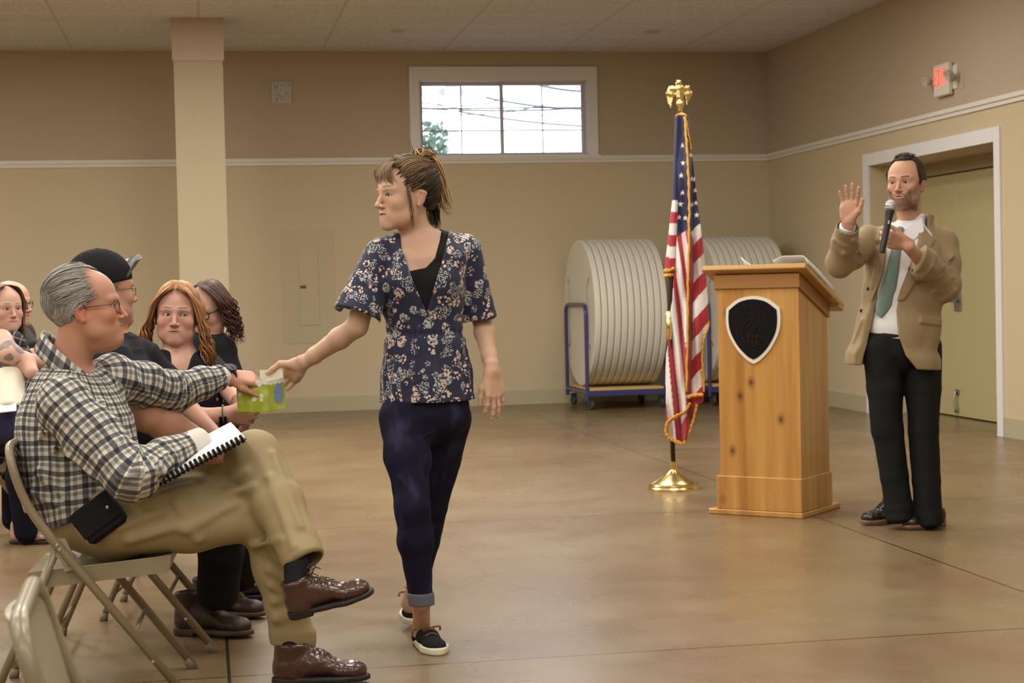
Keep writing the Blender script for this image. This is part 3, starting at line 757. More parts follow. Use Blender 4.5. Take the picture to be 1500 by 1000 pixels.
for (x0, x1, nm) in ((3.70, 4.50, 'left'), (4.95, 5.75, 'right')):
    make_cart(x0, x1, 'blue steel cart of round tables %s' % ('standing left of the flag' if nm == 'left' else 'standing behind the flag and lectern'))
    for k in range(11):
        loc = (x0+.03+k*.0665, 17.02, .217+.737)
        lb = '%s of the eleven pale round tables standing on the %s blue cart' % (names11[k] if k in (0, 5, 10) else names11[k]+' from left', nm)
        if T0 is None: T0 = t = make_table(loc, lb)
        else:
            t = copy_tree(T0); t.location = loc; t['label'] = lb
        
# ------------------------------------------------------------------ flag
DF = 10.24
fb = on_z(987, 716); fl = empty('flag', fb, 'gold fringed flag of stars and stripes on a dark pole topped by a brass eagle', 'flag')
M_BRASS = mat('brass', (.80, .62, .25), .22, metal=1.); M_POLEW = mat('pole_dark', (.035, .018, .012), .35)
g = G(); z_ = lambda y: 0
g.lathe([(0, 0), (.158, 0), (.158, .012), (.150, .020), (.150, .030), (.138, .040), (.122, .046), (.10, .060), (.06, .085), (.034, .105), (.024, .118), (.022, .165), (.018, .165)], 40, fb)
g.mk('stand', M_BRASS, fl, auto=35)
pj = P(980, 475, DF); pt = P(995.5, 163, DF)
G().tube([fb+A(0, 0, .1), pj, lerp(pj, pt, .5), pt], .0145, 12).mk('pole', M_POLEW, fl, smooth=True)
G().tube([P(980.6, 497, DF), P(979.8, 456, DF)], .0175, 14).mk('pole_joint', M_BRASS, fl, smooth=True)
E0 = Fr(P(996.5, 163, DF), frame(x=XC, z=nrm(pt-pj)))
ps = [Seg(E0(0, 0, -.005), E0(0, 0, .03), .012, .016), Ell(E0(0, 0, .045), (.026, .026, .02), k=.006), Seg(E0(0, 0, .05), E0(-.002, 0, .075), .012, .012),
      Seg(E0(-.004, 0, .085), E0(.0, 0, .135), (.020, .017), (.024, .02), XC, k=.012), Seg(E0(0, 0, .14), E0(-.004, -.004, .165), .016, .015, k=.012), Ell(E0(-.006, -.006, .170), .0165, k=.008),
      Seg(E0(-.012, -.012, .170), E0(-.026, -.02, .162), .008, .003, k=.004), Seg(E0(0, .015, .09), E0(.004, .03, .055), (.02, .006), (.026, .005), XC, k=.01)]
for s in (-1, 1):
    w0 = E0(s*.016, .006, .140); w1 = E0(s*.042, .012, .145); w2 = E0(s*(.056 if s < 0 else .048), .012, .105); w3 = E0(s*(.066 if s < 0 else .05), .012, .048 if s < 0 else .07)
    ps += chain([w0, w1, w2, w3], [(.016, .010), (.022, .009), (.026, .007), (.009, .004)], XC, k=.012)
    for k in range(5): a = lerp(w1, w3, .25+k*.17); ps.append(Seg(a, a+E0.v(-s*.01, -.006, -.035), (.006, .004), (.003, .003), XC, k=.003))
sculpt('eagle_finial', ps, .0028, M_BRASS, fl)
M_FLAG = mat('flag_cloth', (1, 1, 1), .55, attr='Col', sheen=.2); M_FRINGE = mat('gold_fringe', (.72, .36, .045), .6, bump=(160, .6))
NAVY, RED, WHT = A(.011, .013, .062), A(.40, .02, .035), A(.74, .71, .70)
def ip(t, *kv): return np.interp(t, kv[0::2], kv[1::2])
STARS = [(1001, 239), (998, 257), (1000, 282), (997, 299), (1004.5, 319), (1000.5, 213), (994.5, 318), (1019, 279), (1020, 297), (1021, 315), (1011.5, 227), (1018, 263), (1013, 300), (1013, 262)]
def star_hit(x, y):
    hit = np.zeros(len(x), bool)
    for sx, sy in STARS:
        dx, dy = x-sx, y-sy; r = np.hypot(dx, dy); a = np.arctan2(dx, -dy); a = np.mod(a+PI/5, 2*PI/5)-PI/5
        hit |= r < 4.4*.38/np.maximum(np.cos(np.abs(a)-0)-(.0), .2)*np.where(np.abs(a) < PI/5, 1/(np.cos(a)*.38+np.abs(np.sin(a))*1.15), 1)*np.cos(a)
    return hit
def flag_sheet(name, ya, yb, Lf, Rf, depth, colf, nx, ny, th=.004):
    us = np.linspace(0, 1, nx); ys = np.linspace(ya, yb, ny); g = np.zeros((ny, nx, 3)); px = np.zeros((ny, nx)); py = np.zeros((ny, nx))
    for i, y in enumerate(ys):
        l, r = Lf(y), Rf(y)
        for j, u in enumerate(us):
            x = l+(r-l)*u; g[i, j] = P(x, y, DF+depth(x, y, u)); px[i, j] = x; py[i, j] = y
    gg = G().sheet(g, 0, th); o = gg.mk(name, M_FLAG, fl, smooth=True)
    c = colf(px.ravel(), py.ravel()); vattr(o, 'Col', np.vstack([c, c]), col=True); return o
def colA(x, y):
    yy = y-.15*(x-980); k = np.floor((yy-292)/17.0); c = np.where((k % 2 == 0)[:, None], WHT, RED); c = np.where((yy < 292)[:, None], NAVY, c); return c
flag_sheet('flag_back_fold', 170, 394, lambda y: ip(y, 170, 989.5, 293, 985.5, 394, 974), lambda y: ip(y, 170, 996, 293, 993.5, 394, 990), lambda x, y, u: -.005-.018*math.sin(u*PI), colA, 16, 120)
CL = lambda y: ip(y, 170, 1003, 230, 1006.5, 330, 1009, 400, 1008, 480, 1006, 575, 1005, 650, 1005)
LB = lambda y: ip(y, 168, 992, 300, 993, 345, 991.5, 394, 990.5, 396, 987.5, 400, 987, 440, 985, 480, 980, 520, 976.5, 560, 975.5, 605, 975.5, 630, 976, 641, 982, 649, 998)
RB = lambda y: ip(y, 168, 1003, 175, 1009, 220, 1013, 330, 1026, 400, 1033.5, 470, 1038.5, 482, 1037, 500, 1030, 520, 1028, 575, 1030.5, 588, 1030, 592, 1022, 620, 1012.5, 649, 1002)
def depB(x, y, u):
    c = CL(y); dx = x-c
    d = -.045*math.exp(-(dx/4.)**2)+.022*math.exp(-((dx-7)/3.)**2)-.03*math.exp(-((dx-17)/6.)**2)-.022*math.sin((x-.10*(y-345))*.42)*min(1, max(0, (y-200)/250))*(1 if dx < 0 else .4)
    return d+.012*math.sin(y*.045+x*.1)-.02
def colB(x, y):
    c = np.array([CL(v) for v in y]); right = x > c+8*np.clip((y-330)/30, 0, 1)
    kl = np.floor((x-984-.13*(y-345))/(7.2+.012*(y-345))); colL = np.where((kl % 2 == 0)[:, None], WHT, RED)
    kr = np.floor((y+1.25*(x-1019)-329)/27.5); colR = np.where((kr % 2 == 0)[:, None], WHT, RED)
    o = np.where(right[:, None], colR, colL); mid = (~right) & (x > c); o = np.where(mid[:, None], RED*.85, o)  # strip beside the centre fringe: fold shadow painted in as darker red
    low = (y > 588); o = np.where((low & (x > 1000-.45*(y-620)))[:, None], RED, o)
    cant = y < np.where(x > c, 343-.9*(x-1008), 344-.6*(x-995)); o = np.where(cant[:, None], NAVY, o); o = np.where((cant & star_hit(x, y))[:, None], WHT, o)
    return o
flag_sheet('flag_front_fold', 168, 649, LB, RB, depB, colB, 60, 420)
rg = np.random.default_rng(5)
def fringe(name, pts, w, out=.0, n=8):
    "rope like fringe band along pixel path"
    q = spline([P(x, y, DF+dd) for x, y, dd in pts], 10); g = G()
    q = [p+rg.normal(size=3)*.0012 for p in q]
    g.tube(q, [w*(1+.22*math.sin(i*1.9)+.1*rg.random()) for i in range(len(q))], n, flat=.55); g.mk(name, M_FRINGE, fl, smooth=True)
fringe('fringe', [(990, 171, .03), (994, 167, 0), (1000, 167, -.03), (1005, 171, -.05)], .010)
fringe('fringe', [(1003, 171, -.075), (1005.5, 205, -.085), (1008, 250, -.09), (1009.5, 300, -.09), (1009, 360, -.09), (1007.5, 430, -.09), (1007, 500, -.085), (1005.5, 574, -.08)], .0115)
fringe('fringe', [(1005, 175, -.05), (1010, 205, -.05), (1013, 222, -.05)], .007)
fringe('fringe', [(974.5, 397, -.01), (987, 393, -.02)], .020); fringe('fringe', [(974.5, 404, -.01), (985, 402, -.02)], .020)
fringe('fringe', [(1038.5, 472, -.03), (1036, 482, -.04), (1030, 500, -.045), (1028, 525, -.045), (1030, 550, -.045), (1031, 574, -.045)], .0095)
fringe('fringe', [(1008, 581, -.075), (1018, 579, -.07), (1029, 578, -.06)], .020)
fringe('fringe', [(1012, 590, -.08), (1003, 603, -.08), (990, 610, -.08), (979, 619, -.07), (976, 632, -.07), (984, 643, -.07), (999, 650, -.07)], .0135)
fringe('fringe', [(1021, 592, -.06), (1015, 615, -.06), (1008, 636, -.06), (1001, 650, -.065)], .012)
# ------------------------------------------------------------------ steel folding chairs
M_CH = mat('chair_beige', (.245, .20, .125), .38, metal=.0, coat=.3); M_CHP = mat('chair_panel', (.29, .265, .185), .42, coat=.2); M_RIV = mat('rivet', (.55, .52, .45), .3, metal=.9); M_TIP = mat('chair_tip', (.22, .19, .14), .7)
def make_chair(label, loc, rz, hh=.78):
    c = empty('folding_chair', loc, label, 'folding chair', 'beige steel folding chairs of the audience', rz)
    w = .215; k = -.755
    # x forward (0 at the front feet), y sideways, z up
    mp_ = [A(.0, w, .012), A(k*.60, w, .60), A(k*.60-.05, w, hh), A(k*.60-.05, -w, hh), A(k*.60, -w, .60), A(0, -w, .012)]
    G().tube(rpath(mp_, .10, 8), .0135, 12).mk('main_frame', M_CH, c, local=True, smooth=True)
    # backrest: pressed panel curved between the tubes
    gr = []
    for i in range(9):
        t = i/8; z = lerp(hh-.012, hh-.20, t); xb = lerp(k*.60-.05, k*.60-.0, t); row = []
        for j in range(13):
            v = j/12*2-1; row.append(A(xb-.028*(1-v*v)-.002, v*(w-.010)*(1-.30*(1-t*4)**2*(t < .25)), z))
        gr.append(row)
    G().sheet(gr, 0, .010).mk('backrest', M_CHP, c, local=True, auto=40)
    # seat: dished pan with a turned down skirt
    sx0, sx1, zs, zr = -.455, -.03, .435, .40
    gr = []
    for i in range(11):
        u = i/10*2-1; row = []
        for j in range(11):
            v = j/10*2-1; x = lerp(sx0, sx1, (u+1)/2); row.append(A(x, v*(w-.022), lerp(zr, zs, (u+1)/2)-.016*(1-u**4)*(1-v**4)))
        gr.append(row)
    g = G().sheet(gr, 0, -.004)
    for s in (-1, 1): g.add([A(sx0, s*(w-.022), zr), A(sx1, s*(w-.022), zs), A(sx1-.01, s*(w-.02), zs-.052), A(sx0, s*(w-.02), zr-.052)], [(0, 1, 2, 3) if s > 0 else (3, 2, 1, 0)])
    g.add([A(sx1, -w+.022, zs), A(sx1, w-.022, zs), A(sx1-.01, w-.022, zs-.052), A(sx1-.01, -w+.022, zs-.052)], [(0, 1, 2, 3)])
    g.add([A(sx0, -w+.022, zr), A(sx0, w-.022, zr), A(sx0, w-.022, zr-.052), A(sx0, -w+.022, zr-.052)], [(3, 2, 1, 0)])
    st = g.mk('seat', M_CH, c, local=True, auto=40)
    # rear leg loop
    wr = w-.012
    for s in (-1, 1):
        lg = G().tube([A(-.36, s*wr, .485), A(-.57, s*wr, .012)], .0125, 12).mk('rear_leg', M_CH, c, local=True, smooth=True)
        G().tube([A(-.57, s*wr, .0), A(-.565, s*wr, .03)], .0155, 10).mk('rubber_tip', M_TIP, lg, local=True, smooth=True)
        G().tube([A(0.004, s*w, .0), A(-.02, s*w, .03)], .0165, 10).mk('front_tip', M_TIP, c, local=True, smooth=True)
        g = G(); 
        for q in ((-.362, .484), (-.445, .30), (k*.47, .47), (k*.12, .12)):
            g = G(); g.lathe([(.006, 0), (.005, .003), (0, .004)], 8, A(q[0], s*(w+.012), q[1]), frame(z=A(0, s, 0), y=A(0, 0, 1))); g.mk('rivet', M_RIV, c, local=True)
        g = G().add([A(-.375, s*(w-.004), .505), A(-.34, s*(w-.004), .50), A(-.30, s*(w-.004), .41), A(-.345, s*(w-.004), .40)], [(0, 1, 2, 3)]).box((-.355, s*(w-.003), .455), (.075, .004, .03), frame(x=A(.6, 0, -.6), z=A(.6, 0, .6)))
        g.mk('bracket', M_CHP, c, local=True)
    G().tube([A(-.53, -wr, .10), A(-.53, wr, .10)], .008, 8).mk('rear_stretcher', M_CH, c, local=True, smooth=True)
    G().tube([A(-.15, -w, .198), A(-.15, w, .198)], .008, 8).mk('front_stretcher', M_CH, c, local=True, smooth=True)
    return c
CH_A = make_chair('beige steel folding chair under the old man in the plaid shirt', (-.075, 5.51, 0), math.radians(-3))
def add_chair(lb, loc, deg):
    c = copy_tree(CH_A); c.location = loc; c.rotation_euler = (0, 0, math.radians(deg)); c['label'] = lb; return c
# ================================================================== PEOPLE: shared anatomy
M_SKIN = mat('skin', (.5, .3, .2), .5, attr='Col', spec=.35, bump=(220, .04))
M_HAIR = mat('hair', (.1, .1, .1), .55, attr='Col', spec=.3)
M_EYE = mat('eye', (1, 1, 1), .15, attr='Col')
M_GFR = mat('glasses_frame', (.10, .08, .06), .3, metal=.6); M_LENS = bpy.data.materials.new('lens'); M_LENS.use_nodes = True; _n = M_LENS.node_tree; _n.nodes.clear()
_o = _n.nodes.new('ShaderNodeOutputMaterial'); _m = _n.nodes.new('ShaderNodeMixShader'); _t = _n.nodes.new('ShaderNodeBsdfTransparent'); _g = _n.nodes.new('ShaderNodeBsdfGlossy'); _g.inputs['Roughness'].default_value = .05
_m.inputs[0].default_value = .10; _n.links.new(_t.outputs[0], _m.inputs[1]); _n.links.new(_g.outputs[0], _m.inputs[2]); _n.links.new(_m.outputs[0], _o.inputs[0])
def headF(c, th, pitch=0, roll=0, k=1.):
    "th: 0 faces the camera side, + turns to the right of the picture; pitch + looks up"
    t = math.radians(th); f = XC*math.sin(t)-YC*math.cos(t); l = XC*math.cos(t)+YC*math.sin(t)
    p = math.radians(pitch); f2 = f*math.cos(p)+ZC*math.sin(p); u = ZC*math.cos(p)-f*math.sin(p)
    r = math.radians(roll); l2 = l*math.cos(r)+u*math.sin(r); u2 = u*math.cos(r)-l*math.sin(r)
    return Fr(c, np.stack([l2, -f2, u2], 1), k)
def head_prims(H, fem=0, full=0., chin=0., nose=1., mouth_open=0.):
    k = H.k; M = H.M
    def E(c, r, kk=.02, op='u'): return Ell(H(*c), np.array(r)*k, M, op=op, k=kk)
    def S(a, b, ra, rb=None, kk=.01, op='u', side=None): 
        sc = lambda r: None if r is None else (r*k if np.isscalar(r) else (r[0]*k, r[1]*k))
        return Seg(H(*a), H(*b), sc(ra), sc(rb), M[:, 0] if side is None else M@np.array(side, float), op=op, k=kk)
    jw = .050-.006*fem+.006*full
    L = [E((0, .014, .046), (.075, .096, .084)), E((0, -.030, .040), (.064, .056, .060), .03), E((0, -.034, -.012), (.060+.005*full, .053, .066), .03),
         E((0, -.030, -.060), (.046+.008*full, .048, .036), .025)]
    for s in (-1, 1):
        L += [S((s*jw, .000, -.028), (s*(jw*.84), -.022, -.060), .019, .018, .03), S((s*jw*.84, -.022, -.060), (s*.012, -.074, -.090), .018, .015+.002*full-.002*fem, .03),
              E((s*(.030+.004*full), -.048, -.058), (.020+.004*full, .022, .026), .025), E((s*.040, -.058, -.020), (.022+.004*full, .022+.003*full, .021), .022), S((s*.012, -.086+.002*fem, .026), (s*.045, -.074, .027), .008-.002*fem, .006-.001*fem, .02)]
    L += [E((0, -.0765, -.083-chin), (.016-.002*fem, .0145, .0145+chin*.5), .018), E((0, -.0735, -.055), (.030, .0195, .022), .02)]
    # nose
    L += [S((0, -.083, .022), (0, -.105*nose**.3-.001, -.022), (.0065, .0075), (.0080, .008), .010), E((0, -.1065*nose**.4, -.0265), (.0086, .0095, .0078), .008)]
    for s in (-1, 1): L += [E((s*.0115, -.095, -.0285), (.0070, .0095, .0066), .006), E((s*.006, -.099, -.0355), (.0034, .0052, .003), .003, 's')]
    # eyes
    for s in (-1, 1):
        L += [E((s*.033, -.095, .0105), (.0165, .013, .0105), .010, 's'), E((s*.031, -.0695, .008), (.0150, .0140, .0138), .004),
              S((s*.018, -.0815, .0155), (s*.042, -.0765, .0155), .0032, .0028, .005), E((s*.0315, -.0875, .0078), (.0128, .012, .0048 if not fem else .0062), .0015, 's')]
    # mouth
    for s in (-1, 1):
        L += [S((0, -.0920, -.0495), (s*.021, -.0825, -.0530), (.0038, .0040), (.002, .002), .003), S((0, -.0905, -.0600-mouth_open), (s*.019, -.083, -.0560-mouth_open*.4), (.0052, .0050), (.0025, .0025), .003)]
    for s in (-1, 1): L += [S((0, -.0955, -.0540-mouth_open*.5), (s*.0195, -.0840, -.0538), (.0013+mouth_open*.8, .0035), (.0010, .003), .0015, 's', (0, 0, 1))]
    L += [ S((0, -.0955, -.040), (0, -.0955, -.045), .002, .002, .004, 's')]
    # ears
    for s in (-1, 1):
        L += [S((s*.073, .011, -.016), (s*.078, .018, .015), (.007, .012), (.008, .0165), .006), E((s*.076, .005, -.024), (.006, .008, .009), .006), E((s*.0845, .007, .001), (.0080, .0085, .014), .003, 's'), E((s*.072, .012, .0), (.008, .016, .026), .006)]
    return L
def head_col(H, skin, lip, brow, beard=None, blush=.35, browd=1., rosy=(.62, .22, .16), fem=0, seed=0):
    skin = np.array(skin); lip = np.array(lip); brow = np.array(brow)
    def fn(V):
        q = H.inv(V); q = np.where((np.linalg.norm(q, axis=1) < .165)[:, None], q, 9.); x, y, z = np.abs(q[:, 0]), q[:, 1], q[:, 2]
        c = np.tile(skin, (len(V), 1)); inh = (z > -.16)
        def blend(w, col): 
            nonlocal c
            w = np.clip(w, 0, 1)[:, None]; c = c*(1-w)+np.array(col)*w
        n = .5+.5*wob(q.astype(f32), 60, seed); n2 = .5+.5*wob(q.astype(f32), 900, seed+2)
        blend(.10*n*inh, np.array(skin)*.7)
        g = lambda cx, cy, cz, r: np.exp(-(((x-cx)**2+(y-cy)**2+(z-cz)**2)/r**2))
        blend(blush*g(.042, -.07, -.022, .024), rosy); blend(blush*(.9-.5*fem)*g(0, -.108, -.020, .014), rosy); blend(blush*1.1*g(.083, .012, .0, .03), rosy); blend(.3*g(.031, -.085, -.004, .012), np.array(skin)*.62)
        if beard is not None:
            bc, am = beard
            bw = np.clip((-.030-z+ .25*np.maximum(y+.055, 0)*0)/.012, 0, 1)*np.clip((.052-y)/.02, 0, 1)*(y < .02)
            up = np.clip((-.036-z+1.1*np.maximum(x-.030, 0))/.010, 0, 1); bw = np.maximum(np.clip((-.036-z)/.010, 0, 1)*(x < .034), np.clip((.020-z)/.02, 0, 1)*(x > .047)*(y < -.0+.012)*(y > -.045)); bw = np.maximum(bw, up*(y < .01)*(x >= .030))
            bw = bw*np.clip((z+.108+.25*np.maximum(y+.06, 0))/.016, 0, 1)*(.55+.45*n2)*am
            lipz = np.clip((1.15-np.sqrt((x/.0225)**2+((z+.0545)/.0078)**2))/.12, 0, 1)*(y < -.078); chinp = np.clip((x-.045)/.01, 0, 1)*.45
            bw = bw*(1-lipz)*(1-chinp); blend(bw, bc)
        ex = np.sqrt(np.clip(1-(x/.0245)**2, 0, 1)); ht = .0052*ex*(1-.25*np.exp(-(x/.004)**2)); hb_ = .0072*ex
        lw = np.clip((ht-(z+.0535))/.0012, 0, 1)*np.clip((hb_+(z+.0535))/.0015, 0, 1)*(y < -.078)
        blend(lw*.85, lip); blend(.85*np.exp(-((z+.0535)/.0013)**2)*(x < .0215)*(y < -.078), lip*.3)
        bz = .0285+.002*fem+.003*fem*np.exp(-((x-.010)/.012)**2)+.005*np.sin(np.clip((x-.010)/.038, 0, 1)*PI*.75); bw = np.exp(-((z-bz)/(.0034-.0010*fem))**2)*np.clip((x-.010)/.004, 0, 1)*np.clip((.051-x)/.008, 0, 1)*(y < -.055)
        blend(bw*browd*(.75+.25*n2), brow)
        e = np.sqrt(((x-.0315)/.0128)**2+((z-.0078)/.0052)**2); blend(np.exp(-((e-1.0)/.18)**2)*(.95 if fem else .7)*(y < -.066)*(z > .0055), (.03, .02, .02)); blend(np.exp(-((e-1.02)/.14)**2)*.35*(y < -.066), (.20, .07, .06))
        return c
    return fn
def eyes(H, parent, gaze, iris=(.10, .16, .20)):
    for s in (-1, 1):
        c = H(s*.031, -.0700, .008); r = .0130*H.k; gz = nrm(gaze); M = frame(z=gz, y=A(0, .1, 1)); V = []; Cc = []; F = []
        ang = [0, .10, .2, .24, .3, .4, .47, .52, .6, .8, 1.0, 1.4, 2.0, 2.6, PI]
        for a in ang:
            for j in range(20):
                b = 2*PI*j/20; V.append(c+r*(M@A(math.sin(a)*math.cos(b), math.sin(a)*math.sin(b), math.cos(a))))
                Cc.append((.005, .005, .005) if a < .22 else (np.array(iris) if a < .5 else (A(.02, .02, .02) if a < .51 else A(.62, .58, .54))))
        for i in range(len(ang)-1):
            for j in range(20): F.append((i*20+j, i*20+(j+1) % 20, (i+1)*20+(j+1) % 20, (i+1)*20+j))
        o = mk('eye', V, np.array(F), M_EYE, parent)
        if len(o.data.vertices) == len(V): vattr(o, 'Col', np.array(Cc), col=True)
def handF(w, y, thumb, side='R', k=1.):
    y = nrm(y); x = np.asarray(thumb, float); x = nrm(x-y*np.dot(x, y)); z = np.cross(x, y)*(1 if side == 'L' else -1)
    return Fr(w, np.stack([x, y, z], 1), k)
def hand_prims(F, curl=((.2, .3, .2),)*4, spread=(.12, .03, -.05, -.14), thumb=((.75, .55, -.3), (.35, .85, -.3)), rs=1.):
    "curl: bend of the three joints per finger (index..little), towards the palm"
    k = F.k; L = []
    xs = (.031, .0105, -.0105, -.030); ys = (.088, .092, .088, .080); Ls = (.072, .080, .074, .058); r0 = (.0090, .0092, .0087, .0078)
    sc = lambda r: float(r)*k*rs if np.isscalar(r) else tuple(np.array(r)*k*rs)
    L.append(Seg(F(0, -.025, 0), F(0, .012, 0), sc((.025, .017)), sc((.029, .016)), F.M[:, 0], k=.015))
    for x, y in zip(xs, ys): L.append(Seg(F(x*.55, .008, -.001), F(x, y-.004, .0), sc((.013, .014)), sc((.0115, .0108)), F.M[:, 0], k=.014))
    L.append(Ell(F(0, .05, -.006), np.array((.034, .040, .011))*k, F.M, k=.012)); L.append(Seg(F(-.026, .02, -.008), F(-.030, .06, -.006), sc((.010, .011)), None, F.M[:, 0], k=.015))
    for i in range(4):
        p = np.array([xs[i], ys[i], 0.]); a = 0.; sp = spread[i]; c = curl[i if len(curl) > 1 else 0]
        for j, f in enumerate((.44, .31, .25)):
            a += c[j]; d = np.array([math.sin(sp)*math.cos(a), math.cos(sp)*math.cos(a), -math.sin(a)])
            q = p+d*Ls[i]*f; rr = r0[i]*(1-.06*j)
            L.append(Seg(F(*p), F(*q), sc((rr, rr*.95)), sc((rr*.94, rr*.88)), F.M[:, 0], k=.0045 if j else .007))
            p = q
    t0 = np.array([.022, .028, -.008]); d1, d2 = nrm(thumb[0]), nrm(thumb[1])
    t1 = t0+d1*.036; t2 = t1+d1*.0+d2*.032; t3 = t2+nrm(d2+np.array([0, .15, -.1]))*.026
    L.append(Seg(F(.010, .008, -.006), F(*t1), sc((.015, .014)), sc((.0125, .012)), F.M[:, 0], k=.014))
    L.append(Seg(F(*t1), F(*t2), sc(.0112), sc(.0100), F.M[:, 0], k=.005)); L.append(Seg(F(*t2), F(*t3), sc((.0102, .0088)), sc((.0088, .0068)), F.M[:, 0], k=.004))
    return L
def hbox(F, r=.13, pad=.03): c = F(0, .08, 0); return (c-r, c+r)
def skin_lr(skin): return lambda V: np.tile(np.array(skin), (len(V), 1))
def polyprism(poly, o, u, v, n, n0, n1):
    "distance to the prism over polygon poly (2D, in axes u,v from o) between n0..n1 along n"
    P2 = np.array(poly, float).astype(f32); o, u, v, n = [np.asarray(a, float).astype(f32) for a in (o, u, v, n)]
    def fn(p):
        q = p-o; x = q@u; y = q@v; z = q@n; d = np.full(len(p), 1e9, f32); ins = np.zeros(len(p), bool)
        for i in range(len(P2)):
            a = P2[i]; b = P2[(i+1) % len(P2)]; e = b-a; wx = x-a[0]; wy = y-a[1]; t = np.clip((wx*e[0]+wy*e[1])/(e@e), 0, 1)
            d = np.minimum(d, (wx-e[0]*t)**2+(wy-e[1]*t)**2)
            c = ((a[1] > y) != (b[1] > y)) & (x < (b[0]-a[0])*(y-a[1])/(b[1]-a[1] if b[1] != a[1] else 1e-9)+a[0]); ins ^= c
        d = np.sqrt(d)*np.where(ins, -1, 1); dz = np.maximum(n0-z, z-n1)
        return np.where((d > 0) & (dz > 0), np.sqrt(np.maximum(d, 0)**2+np.maximum(dz, 0)**2), np.maximum(d, dz))
    return fn
def pxprism(pts, d, back=.0, front=-1., u=None, n=None):
    "prism whose section is drawn on the upright plane through depth d; runs from front to back along the view"
    u = XC if u is None else u; n = YC if n is None else n
    o = P(*pts[0], d); w = []
    for (x, y) in pts:
        r = rayv(x, y); t = np.dot(o-CO, n)/np.dot(r, n); q = CO+r*t-o; w.append((np.dot(q, u), q[2]))
    return polyprism(w, o, u, ZC, n, front, back)
def relief(fn, amt, soft=.006):
    "raises the surface inside the region fn<0"
    return Fn(lambda p: -amt*np.clip(.5-fn(p)/soft, 0, 1), op='d')
def surf(prims, o, d, step=.002, mx=2.5):
    "first hit of the surface from o along d"
    d = nrm(d); t = 0.
    for _ in range(200):
        v = float(sdf_eval(prims, (np.asarray(o)+d*t)[None].astype(f32))[0])
        if v < .0004: break
        t += max(v*.7, .0005)
        if t > mx: break
    return np.asarray(o)+d*t
def surfpx(prims, x, y, d0, lift=0.):
    "surface point seen at a photo pixel, searched from depth d0 inwards"
    r = nrm(rayv(x, y)); return surf(prims, P(x, y, d0), r)-r*lift
def short_hair(H, th=.006, line=None, temple=.03, nape=-.060, grow=(.0755, .0965, .0845), f=110, amp=.002, back=.0):
    zz = [-.20, -.0125, -.0120, .025, .055, .085, .112, .125, .2]; yy = line or [.030, .028, -.010, -.020, -.030, -.045, -.058, -.066, -.066]
    k = H.k; fn = lambda p: np.maximum(np.interp(p[:, 2], zz, yy)+temple*np.exp(-((np.abs(p[:, 0])-.046)/.018)**2)*np.clip((p[:, 2]-.05)/.03, 0, 1)-p[:, 1], nape-p[:, 2])
    r = (np.array(grow)+th)*k
    return [Ell(H(0, .014, .047), r, H.M, k=.01), Ell(H(0, -.030, .041), (np.array((.0645, .0565, .060))+th*.7)*k, H.M, k=.03), Ell(H(0, .058+back, .004), np.array((.054, .042, .044))*k, H.M, k=.03),
            Fn(loc_fn(H, fn), op='i', k=.006), Ell(H(.080, .012, -.004), np.array((.016, .020, .032))*k, H.M, op='s', k=.004), Ell(H(-.080, .012, -.004), np.array((.016, .020, .032))*k, H.M, op='s', k=.004), groove(H, (1, .45, 1), f, amp)]
def comb(K, H, a, b, n, r, cols, lift=.006, jit=.010, ell=(.080, .100, .088), N=6, pw=1.5, ja=1.):
    "locks lying on the scalp from around a to around b (head coordinates)"
    E_ = np.array(ell); C_ = np.array((0, .016, .048))
    for _ in range(n):
        p = np.array(a)+K.r.normal(size=3)*jit*ja; e = np.array(b)+K.r.normal(size=3)*jit; L = []; li = lift*(.6+.8*K.r.random())
        for t in np.linspace(0, 1, N):
            q = lerp(p, e, t)-C_; m = np.linalg.norm(q/E_); q = q/max(m, 1e-6)*(1+li/.085); L.append(H(*(q+C_)))
        K.add(L, r*(.7+.6*K.r.random()), lerp(cols[0], cols[1], K.r.random()**pw), flat=.5)
# ------------------------------------------------------------------ hair made of locks
class Locks:
    def __init__(s, seed=0): s.g = G(); s.c = []; s.r = np.random.default_rng(seed)
    def add(s, pts, r, col, n=5, flat=.6, sub=5):
        q = spline(pts, sub); N = len(q); rr = [r*(min(1, .35+4*i/N))*(1-(i/(N-1))**2.2*.9) for i in range(N)]
        n0 = len(s.g.V); s.g.tube(q, rr, n, flat=flat, cap=True); s.c += [tuple(col)]*(len(s.g.V)-n0)
    def bunch(s, pts, count, r, cols, spread, tip=None, jit=.2, flat=.6):
        pts = [np.asarray(p, float) for p in pts]; tip = spread if tip is None else tip
        for _ in range(count):
            off = s.r.normal(size=3); off2 = s.r.normal(size=3); N = len(pts)
            q = [p+off*spread*(.5+.5*(1-i/(N-1)))+off2*(tip-spread*.5)*(i/(N-1)) for i, p in enumerate(pts)]
            t = s.r.random(); c = lerp(cols[0], cols[1], t)*(.8+.4*s.r.random()); s.add(q, r*(.6+.7*s.r.random()), c, flat=flat)
    def mk(s, name, parent, m=None):
        o = s.g.mk(name, m or M_HAIR, parent, smooth=True)
        if len(o.data.vertices) == len(s.c): vattr(o, 'Col', np.array(s.c), col=True)
        return o
def hair_col(H, c1, c2, stretch, f=90, seed=0., light=None):
    "streaks: coordinates squeezed along the flow"
    T_ = np.array(stretch, float)
    def fn(V):
        q = (H.inv(V)*T_).astype(f32); n = .5+.5*wob(q, f, seed); n = .6*n+.4*(.5+.5*wob(q, f*2.7, seed+3)); n = n[:, None]
        c = np.array(c1)*(1-n)+np.array(c2)*n
        if light is not None: w = np.clip(light(H.inv(V)), 0, 1)[:, None]; c = c*(1-w)+np.array(light.col)*w*(.7+.6*n)
        return c
    return fn
